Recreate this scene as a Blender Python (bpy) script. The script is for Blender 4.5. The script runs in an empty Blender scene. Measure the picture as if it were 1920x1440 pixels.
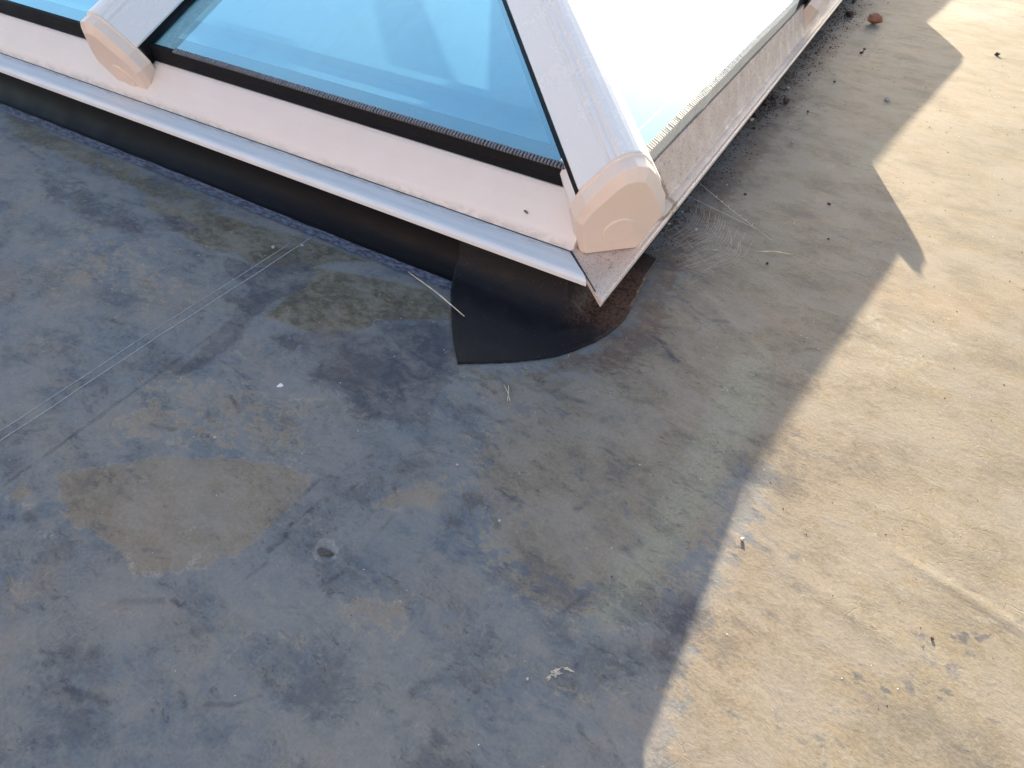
import bpy, bmesh, math, random
import numpy as np
from mathutils import Vector, Matrix, noise
from mathutils.geometry import delaunay_2d_cdt
random.seed(7); np.random.seed(7)
S = bpy.context.scene
C = S.collection

# ------------------------------------------------------------------ camera
cam_d = bpy.data.cameras.new('camera'); cam = bpy.data.objects.new('camera', cam_d); C.objects.link(cam)
R3 = Matrix(((0.8611, -0.3839, 0.3335), (0.5075, 0.6069, -0.6116), (0.0324, 0.6959, 0.7174)))
cam.matrix_world = Matrix.Translation((0, 0, 1)) @ R3.to_quaternion().normalized().to_matrix().to_4x4()
cam_d.sensor_width = 36; cam_d.lens = 1135.3 / 1920 * 36
cam_d.clip_start = .02; cam_d.clip_end = 500
S.camera = cam

# ------------------------------------------------------------------ light
KX, KY = 1.72, 4.35                      # shadow shift per unit height
sun_dir = Vector((-KX, KY, 1)).normalized()
EL = math.asin(sun_dir.z); AZ = math.atan2(sun_dir.x, sun_dir.y)
W = bpy.data.worlds.new('World'); S.world = W; W.use_nodes = True
nt = W.node_tree; bg = nt.nodes['Background']
sky = nt.nodes.new('ShaderNodeTexSky'); sky.sky_type = 'NISHITA'; sky.sun_disc = False
sky.sun_elevation = EL; sky.sun_rotation = AZ
sky.air_density = 1.0; sky.dust_density = 3.0; sky.ozone_density = 1.0; sky.altitude = 50
nt.links.new(sky.outputs[0], bg.inputs[0]); bg.inputs[1].default_value = .10
sd = bpy.data.lights.new('sun', 'SUN'); sun = bpy.data.objects.new('sun', sd); C.objects.link(sun)
sd.energy = 5.0; sd.angle = math.radians(.35); sd.color = (1, .83, .58)
sun.rotation_euler = sun_dir.to_track_quat('Z', 'Y').to_euler()
S.view_settings.view_transform = 'Standard'; S.view_settings.look = 'None'
S.view_settings.gamma = 1; S.view_settings.use_curve_mapping = False
S.view_settings.exposure = 2.35

# ------------------------------------------------------------------ node helpers
class NB:
    def __init__(s, name):
        s.m = bpy.data.materials.new(name); s.m.use_nodes = True
        s.t = s.m.node_tree; s.b = s.t.nodes['Principled BSDF']; s.out = s.t.nodes['Material Output']
        s.co = s.t.nodes.new('ShaderNodeTexCoord').outputs['Object']
    def n(s, typ, **kw):
        x = s.t.nodes.new(typ)
        for k, v in kw.items():
            if k.startswith('i_'):
                key = k[2:]; key = int(key) if key.isdigit() else key.replace('_', ' ')
                s.put(x.inputs[key], v)
            else: setattr(x, k, v)
        return x
    def put(s, sock, v):
        if isinstance(v, bpy.types.NodeSocket): s.t.links.new(v, sock)
        else: sock.default_value = v if not (isinstance(v, tuple) and len(v) == 3 and sock.type == 'RGBA') else (*v, 1)
    def mp(s, scale=(1, 1, 1), rot=(0, 0, 0), loc=(0, 0, 0), vec=None):
        x = s.n('ShaderNodeMapping'); s.put(x.inputs[0], vec or s.co); x.inputs['Scale'].default_value = scale
        x.inputs['Rotation'].default_value = rot; x.inputs['Location'].default_value = loc; return x.outputs[0]
    def noise(s, scale, detail=4, rough=.55, vec=None, dist=0, dim='3D'):
        x = s.n('ShaderNodeTexNoise'); x.noise_dimensions = dim; s.put(x.inputs['Vector'], vec or s.co)
        x.inputs['Scale'].default_value = scale; x.inputs['Detail'].default_value = detail
        x.inputs['Roughness'].default_value = rough; x.inputs['Distortion'].default_value = dist
        return x.outputs[0]
    def math(s, op, a, b=0., c=None, clamp=False):
        x = s.n('ShaderNodeMath', operation=op, use_clamp=clamp); s.put(x.inputs[0], a); s.put(x.inputs[1], b)
        if c is not None: s.put(x.inputs[2], c)
        return x.outputs[0]
    def ramp(s, v, a, b, lo=0., hi=1., mode='SMOOTHSTEP'):
        x = s.n('ShaderNodeMapRange', interpolation_type=mode); s.put(x.inputs[0], v)
        for i, q in enumerate((a, b, lo, hi)): s.put(x.inputs[i + 1], q)
        return x.outputs[0]
    def mix(s, f, a, b, mode='MIX'):
        x = s.n('ShaderNodeMix', data_type='RGBA', blend_type=mode); s.put(x.inputs[0], f)
        s.put(x.inputs[6], a); s.put(x.inputs[7], b); return x.outputs[2]
    def bump(s, h, dist, strength=1., prev=None):
        x = s.n('ShaderNodeBump'); x.inputs['Strength'].default_value = strength; x.inputs['Distance'].default_value = dist
        s.put(x.inputs['Height'], h)
        if prev is not None: s.put(x.inputs['Normal'], prev)
        return x.outputs[0]
    def done(s, col=None, rough=None, nrm=None, spec=None):
        if col is not None: s.put(s.b.inputs['Base Color'], col)
        if rough is not None: s.put(s.b.inputs['Roughness'], rough)
        if nrm is not None: s.put(s.b.inputs['Normal'], nrm)
        if spec is not None: s.put(s.b.inputs['Specular IOR Level'], spec)
        return s.m

# ------------------------------------------------------------------ materials
def m_pvc(name, col, dirt, dirtcol, rough=.32, streak=(1, 1, 1)):
    b = NB(name)
    n1 = b.noise(9, 5, .6); n2 = b.noise(120, 3, .6, vec=b.mp(streak)); n3 = b.noise(420, 2, .5)
    spots = b.ramp(n3, .73, .78); blot = b.ramp(b.math('ADD', b.math('MULTIPLY', n1, .6), b.math('MULTIPLY', n2, .4)), .5, .68)
    c = b.mix(b.math('MULTIPLY', blot, dirt), col, dirtcol)
    c = b.mix(b.math('MULTIPLY', spots, min(1, dirt * 1.6)), c, (.12, .09, .07))
    return b.done(c, b.ramp(blot, 0, 1, rough, rough + .25), b.bump(n2, .0004, .08), .5)
PVC = m_pvc('white_pvc', (.82, .76, .72), .10, (.5, .42, .35))
BARM = m_pvc('white_bar_pvc', (.76, .73, .71), .015, (.6, .52, .45), .25)
CAPM = m_pvc('bounce_tinted_cap_plastic', (.78, .635, .535), .05, (.55, .42, .33), .38)  # white caps with warm bounce light tinted into the colour

def m_sill():
    b = NB('dusty_white_sill')
    sp = b.n('ShaderNodeSeparateXYZ', i_0=b.co); X = sp.outputs[0]
    n1 = b.noise(14, 6, .65); n2 = b.noise(75, 5, .7, vec=b.mp((1, .55, 1))); n3 = b.noise(330, 2, .5); n4 = b.noise(260, 2, .5, vec=b.mp(loc=(4, 2, 1)))
    inner = b.ramp(X, -.375, -.405)                       # dirt gathers away from the outer bead
    film = b.math('MULTIPLY', b.ramp(n1, .15, .62), b.math('MULTIPLY_ADD', inner, .55, .25))
    c = b.mix(film, (.78, .63, .54), (.60, .43, .335))
    c = b.mix(b.math('MULTIPLY', b.ramp(n2, .56, .66), b.math('MULTIPLY_ADD', inner, .45, .12)), c, (.27, .185, .14))
    c = b.mix(b.math('MULTIPLY', b.ramp(n3, .60, .65), .8), c, (.08, .055, .045))
    c = b.mix(b.math('MULTIPLY', b.ramp(n4, .70, .74), .5), c, (.8, .75, .7))
    # dried puddle ring beside the corner cap
    d = b.n('ShaderNodeVectorMath', operation='SUBTRACT', i_0=b.co); d.inputs[1].default_value = (-.40, 1.56, .14)
    e = b.n('ShaderNodeVectorMath', operation='MULTIPLY', i_0=d.outputs[0]); e.inputs[1].default_value = (26, 13, 0)
    r = b.math('ADD', b.n('ShaderNodeVectorMath', operation='LENGTH', i_0=e.outputs[0]).outputs['Value'], b.math('MULTIPLY', b.math('SUBTRACT', n2, .5), .9))
    ring = b.math('MULTIPLY', b.ramp(r, .6, .85), b.ramp(r, 1.12, .95))
    c = b.mix(b.math('MULTIPLY', ring, .8), c, (.22, .15, .09))
    c = b.mix(b.math('MULTIPLY', b.ramp(r, .9, .5), .4), c, (.42, .33, .24))
    return b.done(c, b.ramp(film, 0, 1, .35, .7), b.bump(n2, .001, .4), .4)
SILL = m_sill()

def m_strip():
    b = NB('grey_white_trim')
    n1 = b.noise(8, 5, .65, vec=b.mp((.5, 6, 1))); n3 = b.noise(330, 2, .5); n2 = b.noise(60, 5, .7, vec=b.mp((.4, 3, 1)))
    sp = b.n('ShaderNodeSeparateXYZ', i_0=b.co)
    edge = b.ramp(sp.outputs[1], 1.195, 1.236)
    c = b.mix(b.math('MULTIPLY', b.ramp(n1, .4, .7), .25), (.74, .745, .755), (.5, .47, .44))
    c = b.mix(b.math('MULTIPLY', b.math('MULTIPLY', edge, b.ramp(n2, .42, .62)), .75), c, (.23, .18, .15))
    c = b.mix(b.math('MULTIPLY', b.ramp(n3, .72, .76), .5), c, (.12, .1, .09))
    return b.done(c, .42, b.bump(n2, .0006, .3), .45)
TRIM = m_strip()

def m_fascia():
    b = NB('fascia_pvc')
    sp = b.n('ShaderNodeSeparateXYZ', i_0=b.co); Z = sp.outputs[2]
    n1 = b.noise(6, 5, .6); n2 = b.noise(55, 5, .7, vec=b.mp((.5, 1, 1))); n3 = b.noise(300, 2, .5)
    low = b.ramp(b.math('ADD', Z, b.math('MULTIPLY', b.math('SUBTRACT', n1, .5), .03)), .156, .129)
    c = b.mix(b.math('MULTIPLY', b.ramp(n1, .35, .7), .25), (.74, .675, .635), (.66, .57, .52))
    c = b.mix(b.math('MULTIPLY', b.math('MULTIPLY', low, b.ramp(n2, .30, .62)), .6), c, (.40, .34, .30))
    c = b.mix(b.math('MULTIPLY', b.ramp(n3, .73, .76), .6), c, (.15, .12, .1))
    return b.done(c, .36, b.bump(n2, .0005, .2), .45)
FASC = m_fascia()

def m_black(name, col, rough, dusty, vec=(1, 1, 1)):
    b = NB(name)
    n1 = b.noise(7, 5, .6); n2 = b.noise(90, 4, .7, vec=b.mp(vec)); n3 = b.noise(380, 2, .5)
    c = b.mix(b.math('MULTIPLY', b.ramp(n2, .52, .72), dusty), col, (.17, .15, .15))
    c = b.mix(b.math('MULTIPLY', b.ramp(n3, .72, .76), dusty), c, (.5, .46, .42))
    return b.done(c, b.ramp(n1, .3, .7, rough, rough + .15), b.bump(n2, .0008, .35), .10)
GASK = m_black('black_gasket_rubber', (.009, .009, .011), .45, .10, (.35, 4, 4))
UPST = m_black('black_membrane', (.006, .006, .0085), .34, .035, (.25, 2, 2))

def m_patch():
    b = NB('black_patch_rubber')
    n1 = b.noise(11, 5, .6); n2 = b.noise(110, 4, .7); n3 = b.noise(300, 2, .5)
    d = b.n('ShaderNodeVectorMath', operation='DISTANCE', i_0=b.mp((1, .62, 0)), i_1=(-.372, .80, 0)).outputs['Value']
    rust = b.math('MULTIPLY', b.ramp(b.math('ADD', d, b.math('MULTIPLY', b.math('SUBTRACT', n1, .5), .16)), .165, .03), b.ramp(n2, .38, .60, .15, 1))
    c = b.mix(b.math('MULTIPLY', b.ramp(n1, .4, .7), .5), (.010, .010, .013), (.018, .017, .019))
    c = b.mix(b.math('MULTIPLY', rust, .62), c, (.22, .105, .065))
    c = b.mix(b.math('MULTIPLY', b.ramp(n3, .70, .74), .35), c, (.33, .27, .22))
    return b.done(c, b.ramp(n1, .3, .7, .42, .58), b.bump(n2, .0008, .4), .15)
PATCH = m_patch()

def m_flange():
    b = NB('primer_smeared_membrane_edge')
    n2 = b.noise(70, 6, .75, vec=b.mp((.6, 1.6, 1))); n1 = b.noise(9, 4, .6)
    c = b.mix(b.ramp(n2, .42, .60, 0, .9), (.05, .053, .075), (.19, .20, .26))
    return b.done(c, .55, b.bump(n2, .0012, .5), .4)
FLANGE = m_flange()

def simple(name, col, rough=.6, var=.35, scale=60):
    b = NB(name); n = b.noise(scale, 4, .6)
    c = b.mix(b.ramp(n, .35, .65), tuple(q * (1 - var) for q in col), tuple(min(1, q * (1 + var)) for q in col))
    return b.done(c, rough, b.bump(n, .001, .3))
RIBD = simple('ribbed_strip_shaded', (.16, .16, .175), .5, .25, 200)  # south strip, its shade put into the colour
RIBL = simple('ribbed_strip_sunlit', (.72, .68, .60), .5, .1, 200)  # same strip on the east side, sunlight put into the colour
DARKG = simple('rib_backing', (.02, .018, .018), .6)
WALLP = simple('white_plaster', (.42, .40, .40), .7, .03, 5)
FLOORP = simple('pale_floor', (.55, .55, .53), .5, .08, 3)

def m_glass():
    b = NB('blue_solar_glass'); t = b.t; t.nodes.remove(b.b)
    tr = b.n('ShaderNodeBsdfTransparent'); tr.inputs[0].default_value = (.66, .86, .97, 1)
    gl = b.n('ShaderNodeBsdfGlossy'); gl.inputs['Roughness'].default_value = .0
    gl.inputs[0].default_value = (.46, .80, 1, 1)
    fr = b.n('ShaderNodeFresnel'); fr.inputs[0].default_value = 1.52
    geo = b.n('ShaderNodeNewGeometry')
    b.put(gl.inputs[0], b.mix(b.ramp(b.noise(2.2, 5, .6, vec=b.mp((1, .4, 1))), .35, .7), (.46, .84, 1.), (.53, .90, 1)))
    f = b.math('MULTIPLY', b.math('MULTIPLY_ADD', fr.outputs[0], 1.2, .44, clamp=True), b.math('MULTIPLY_ADD', geo.outputs['Backfacing'], -.92, 1.))
    mx = b.n('ShaderNodeMixShader', i_0=f); t.links.new(tr.outputs[0], mx.inputs[1]); t.links.new(gl.outputs[0], mx.inputs[2])
    df = b.n('ShaderNodeBsdfDiffuse'); df.inputs[0].default_value = (.55, .52, .48, 1)
    dn = b.noise(260, 3, .6); dm = b.noise(5, 5, .65, vec=b.mp((3, .6, 1)))
    dust = b.math('MULTIPLY', b.math('MULTIPLY_ADD', b.ramp(dn, .68, .74), .5, b.ramp(dm, .45, .7, .0, .05)), b.math('SUBTRACT', 1., geo.outputs['Backfacing']))
    m2 = b.n('ShaderNodeMixShader', i_0=dust); t.links.new(mx.outputs[0], m2.inputs[1]); t.links.new(df.outputs[0], m2.inputs[2])
    t.links.new(m2.outputs[0], b.out.inputs[0]); return b.m
GLASS = m_glass()

def m_ground():
    b = NB('weathered_roof_rubber')
    a1 = b.n('ShaderNodeAttribute', attribute_name='stain_a'); a2 = b.n('ShaderNodeAttribute', attribute_name='stain_light_b')
    s1 = b.n('ShaderNodeSeparateColor', i_0=a1.outputs[0]); s2 = b.n('ShaderNodeSeparateColor', i_0=a2.outputs[0])
    tan, dark, olive = s1.outputs; rust, pale, light_streak = s2.outputs
    a3 = b.n('ShaderNodeAttribute', attribute_name='stain_light_c'); s3 = b.n('ShaderNodeSeparateColor', i_0=a3.outputs[0]); stroke, scuff, sun_tone = s3.outputs
    wv = b.n('ShaderNodeVectorMath', operation='ADD', i_0=b.co)
    nz = b.n('ShaderNodeTexNoise', i_Scale=9., i_Detail=4.); b.put(nz.inputs[0], b.co)
    sc = b.n('ShaderNodeVectorMath', operation='SCALE', i_0=nz.outputs[1]); sc.inputs['Scale'].default_value = .06
    b.put(wv.inputs[1], sc.outputs[0]); wco = wv.outputs[0]
    nA = b.noise(3.2, 7, .62, vec=wco); nB = b.noise(7.5, 7, .66, vec=b.mp((1, 1.7, 1), (0, 0, .5), vec=wco))
    nC = b.noise(34, 6, .68, vec=b.mp((1, 1.6, 1), (0, 0, .6), vec=wco)); nD = b.noise(170, 3, .6); nE = b.noise(420, 2, .5)
    def edge(ch, w=.5, k=1.):              # ragged edge on a soft hand-placed field
        j = b.math('ADD', b.math('MULTIPLY', b.math('SUBTRACT', nC, .5), w * 2.8), b.math('MULTIPLY', b.math('SUBTRACT', nB, .5), w * 1.6))
        return b.math('MULTIPLY', b.ramp(b.math('ADD', ch, b.math('MULTIPLY', j, b.ramp(ch, 0, .12))), .34, .58), k)
    base = b.mix(b.ramp(nA, .36, .64), (.135, .175, .235), (.205, .220, .245))
    base = b.mix(b.math('MULTIPLY', b.ramp(nB, .50, .60), .5), base, (.262, .236, .215))
    base = b.mix(edge(tan, .5), base, b.mix(b.ramp(nB, .35, .65), (.225, .188, .150), (.290, .242, .192)))
    te = edge(tan, .5); tide = b.math('MULTIPLY', b.ramp(te, .05, .45), b.ramp(te, .95, .55))
    base = b.mix(b.math('MULTIPLY', tide, b.ramp(nC, .42, .58, .0, .55)), base, (.40, .35, .29))
    base = b.mix(edge(olive, .45), base, b.mix(b.ramp(nC, .35, .65), (.092, .080, .046), (.150, .132, .080)))
    base = b.mix(b.math('MULTIPLY', b.ramp(light_streak, .05, .62), b.ramp(nC, .25, .6, .45, .75)), base, (.35, .355, .28))  # greenish streak of light from the glass, painted into the roof colour
    base = b.mix(b.math('MULTIPLY', sun_tone, .55), base, b.mix(b.ramp(nB, .4, .6), (.28, .262, .215), (.325, .285, .205)))  # sunlit side of the roof painted warmer and paler
    base = b.mix(edge(rust, .6, .85), base, (.120, .066, .045))
    base = b.mix(b.math('MULTIPLY', edge(dark, .6), .85), base, (.045, .058, .095))
    base = b.mix(edge(pale, .5, .6), base, (.40, .42, .44))
    # blotches, smudges, scratches, specks
    sm = b.math('MULTIPLY', b.ramp(nB, .40, .28), b.ramp(nC, .56, .42))
    base = b.mix(b.math('MULTIPLY', sm, .8), base, (.10, .108, .135))
    nF = b.noise(16, 6, .72, vec=b.mp((1, 3.2, 1), (0, 0, -.75), vec=wco))
    base = b.mix(b.math('MULTIPLY', b.math('MULTIPLY', b.ramp(nF, .58, .66), .62), b.math('MULTIPLY_ADD', sun_tone, -.55, 1.)), base, (.07, .08, .11))
    nG = b.noise(22, 5, .7, vec=b.mp((3.4, 1, 1), (0, 0, -.6), (3, 1, 0), vec=wco))
    base = b.mix(b.math('MULTIPLY', b.ramp(nG, .62, .70), .45), base, (.34, .34, .34))
    base = b.mix(b.ramp(nC, .38, .62, 0, .30), base, (.33, .315, .30))
    base = b.mix(b.ramp(nD, .3, .7, .28, 0), base, (.08, .08, .09))
    base = b.mix(b.math('MULTIPLY', b.ramp(nE, .735, .765), .5), base, (.5, .48, .45))
    nE2 = b.noise(330, 2, .5, vec=b.mp(loc=(7, 3, 2)))
    base = b.mix(b.math('MULTIPLY', b.ramp(nE2, .735, .76), .55), base, (.06, .05, .05))
    # fine hair-line wrinkles
    nH = b.noise(5.5, 8, .72, vec=b.mp((1, 1.5, 1), (0, 0, .4), (9, 2, 0), vec=wco))
    nJ = b.noise(48, 6, .74, vec=b.mp((1, 2.4, 1), (0, 0, -.55), (5, 5, 0), vec=wco)); nK = b.noise(60, 6, .74, vec=b.mp((2.2, 1, 1), (0, 0, -.35), (1, 8, 0), vec=wco))
    cl = b.ramp(nH, .60, .44)
    base = b.mix(b.math('MULTIPLY', b.math('MULTIPLY', b.ramp(nJ, .56, .66), cl), b.math('MULTIPLY_ADD', sun_tone, -.35, .62)), base, (.06, .068, .09))
    base = b.mix(b.math('MULTIPLY', b.math('MULTIPLY', b.ramp(nK, .58, .68), b.ramp(nA, .40, .58)), .42), base, (.42, .41, .39))
    sk = b.math('MULTIPLY', b.ramp(b.math('MULTIPLY', stroke, b.math('MULTIPLY_ADD', b.math('ADD', b.math('MULTIPLY', nC, .6), b.math('MULTIPLY', nD, .4)), 6., -2.1)), .12, .9), .62)
    base = b.mix(sk, base, (.040, .050, .075))
    sc_ = b.math('MULTIPLY', b.ramp(b.math('MULTIPLY', scuff, b.math('MULTIPLY_ADD', b.math('ADD', b.math('MULTIPLY', nC, .5), b.math('MULTIPLY', nD, .5)), 6., -2.3)), .12, .9), .6)
    base = b.mix(sc_, base, (.44, .42, .38))
    vo = b.n('ShaderNodeTexVoronoi', feature='DISTANCE_TO_EDGE', i_Scale=17.)
    b.put(vo.inputs[0], b.mp((1, 1.6, 1), (0, 0, .7), vec=wco))
    crack = b.math('MULTIPLY', b.ramp(vo.outputs[0], .018, .0), b.ramp(nA, .52, .60))
    base = b.mix(b.math('MULTIPLY', crack, .10), base, (.08, .075, .08))
    a4 = b.n('ShaderNodeAttribute', attribute_name='stain_d')
    v2 = b.n('ShaderNodeTexVoronoi', feature='DISTANCE_TO_EDGE', i_Scale=15.); b.put(v2.inputs[0], b.mp((1, 2.6, 1), (0, 0, .35), vec=wco))
    cz = b.math('MULTIPLY', b.math('MULTIPLY', b.ramp(v2.outputs[0], .032, .0), b.ramp(nB, .46, .56)), a4.outputs['Fac'])
    base = b.mix(b.math('MULTIPLY', cz, .55), base, (.045, .04, .045))
    h = b.math('ADD', b.math('MULTIPLY', nC, .6), b.math('MULTIPLY', nF, .4))
    n0 = b.bump(nD, .0011, .34)
    n1 = b.bump(h, .003, .2, b.bump(nJ, .0016, .35, n0))
    n2 = b.bump(b.math('MULTIPLY', crack, -1.), .001, .3, n1)
    rough = b.ramp(nC, .3, .7, .55, .72)
    base = b.mix(b.ramp(nH, .42, .60, .0, .30), base, (.37, .36, .36))
    base = b.mix(b.math('MULTIPLY', b.ramp(nH, .47, .36, .0, .42), b.math('MULTIPLY_ADD', sun_tone, -.6, 1.)), base, (.085, .092, .12))
    nI = b.noise(2.1, 4, .6, vec=b.mp(loc=(2, 7, 0)))
    base = b.mix(b.ramp(nI, .55, .70, .0, .22), base, (.36, .24, .18))
    base = b.mix(1., base, (.78, .755, .70), 'MULTIPLY')
    return b.done(base, rough, n2, .14)
GROUND = m_ground()

# ------------------------------------------------------------------ mesh helpers
def link(name, me, mat, parent=None):
    o = bpy.data.objects.new(name, me); C.objects.link(o)
    if mat:
        for q in (mat if isinstance(mat, (list, tuple)) else [mat]): me.materials.append(q)
    if parent: o.parent = parent
    return o
def mesh(name, verts, faces, mat, parent=None, smooth=False, bevel=0, seg=2):
    me = bpy.data.meshes.new(name); me.from_pydata([tuple(v) for v in verts], [], faces)
    bm = bmesh.new(); bm.from_mesh(me); bmesh.ops.recalc_face_normals(bm, faces=bm.faces); bm.to_mesh(me); bm.free()
    if smooth:
        for p in me.polygons: p.use_smooth = True
    o = link(name, me, mat, parent)
    if bevel:
        m = o.modifiers.new('bevel', 'BEVEL'); m.width = bevel; m.segments = seg; m.limit_method = 'ANGLE'; m.angle_limit = math.radians(25)
        m.harden_normals = False
    return o
def prism(name, P0, P1, prof, U, V, mat, parent=None, cut0=0., cut1=0., smooth=False, bevel=0, n=1):
    """closed profile prof (u, v) swept from P0 to P1; cutX shears the ends along the axis with u (mitres)"""
    P0, P1, U, V = map(Vector, (P0, P1, U, V)); D = (P1 - P0); L = D.length; D = D / L
    vs, fs = [], []; m = len(prof)
    for i in range(n + 1):
        t = i / n; k = cut0 * (1 - t) + cut1 * t
        for (u, v) in prof: vs.append(P0 + D * (L * t + k * u) + U * u + V * v)
    for i in range(n):
        for j in range(m):
            a = i * m + j; c = i * m + (j + 1) % m; fs.append((a, c, c + m, a + m))
    fs.append(tuple(range(m))); fs.append(tuple(n * m + j for j in range(m)))
    return mesh(name, vs, fs, mat, parent, smooth, bevel)
def empty(name, loc=(0, 0, 0)):
    o = bpy.data.objects.new(name, None); C.objects.link(o); o.location = loc; o.empty_display_size = .1; return o
def tag(o, label=None, cat=None, group=None, kind=None):
    for k, v in (('label', label), ('category', cat), ('group', group), ('kind', kind)):
        if v: o[k] = v
    return o
def tube_data(pts, rad, seg=6):
    pts = [Vector(p) for p in pts]; vs, fs = [], []
    for i, p in enumerate(pts):
        d = (pts[min(i + 1, len(pts) - 1)] - pts[max(i - 1, 0)]).normalized()
        a = d.cross(Vector((0, 0, 1)));  a = a.normalized() if a.length > 1e-4 else Vector((1, 0, 0)); c = d.cross(a)
        r = rad[i] if isinstance(rad, (list, tuple)) else rad
        for k in range(seg):
            th = 2 * math.pi * k / seg; vs.append(p + a * (r * math.cos(th)) + c * (r * math.sin(th)))
    for i in range(len(pts) - 1):
        for k in range(seg):
            fs.append((i * seg + k, i * seg + (k + 1) % seg, (i + 1) * seg + (k + 1) % seg, (i + 1) * seg + k))
    fs.append(tuple(range(seg))); fs.append(tuple((len(pts) - 1) * seg + k for k in range(seg)))
    return vs, fs
def tube(name, pts, rad, mat, parent=None, seg=6):
    v, f = tube_data(pts, rad, seg); return mesh(name, v, f, mat, parent, True)

# ------------------------------------------------------------------ dimensions of the lantern
TX, TY, TZ = -.3657, 1.0791, .13          # outer tip of the east sill at the corner
XG, YG, ZG = TX - .0887, TY + .226, TZ + .175   # glass edge corner
PT = .424                                  # roof pitch (tan)
WX, LY = 5.35, 9.2                         # plan size of the glazing
XW, YN = XG - WX, YG + LY
HALF = WX / 2
RAF_A = [-2.248, -4.02]                    # rafters on the south slope
RAF_B = [3.60, 5.80, 8.0]                 # rafters on the long slopes

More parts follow.
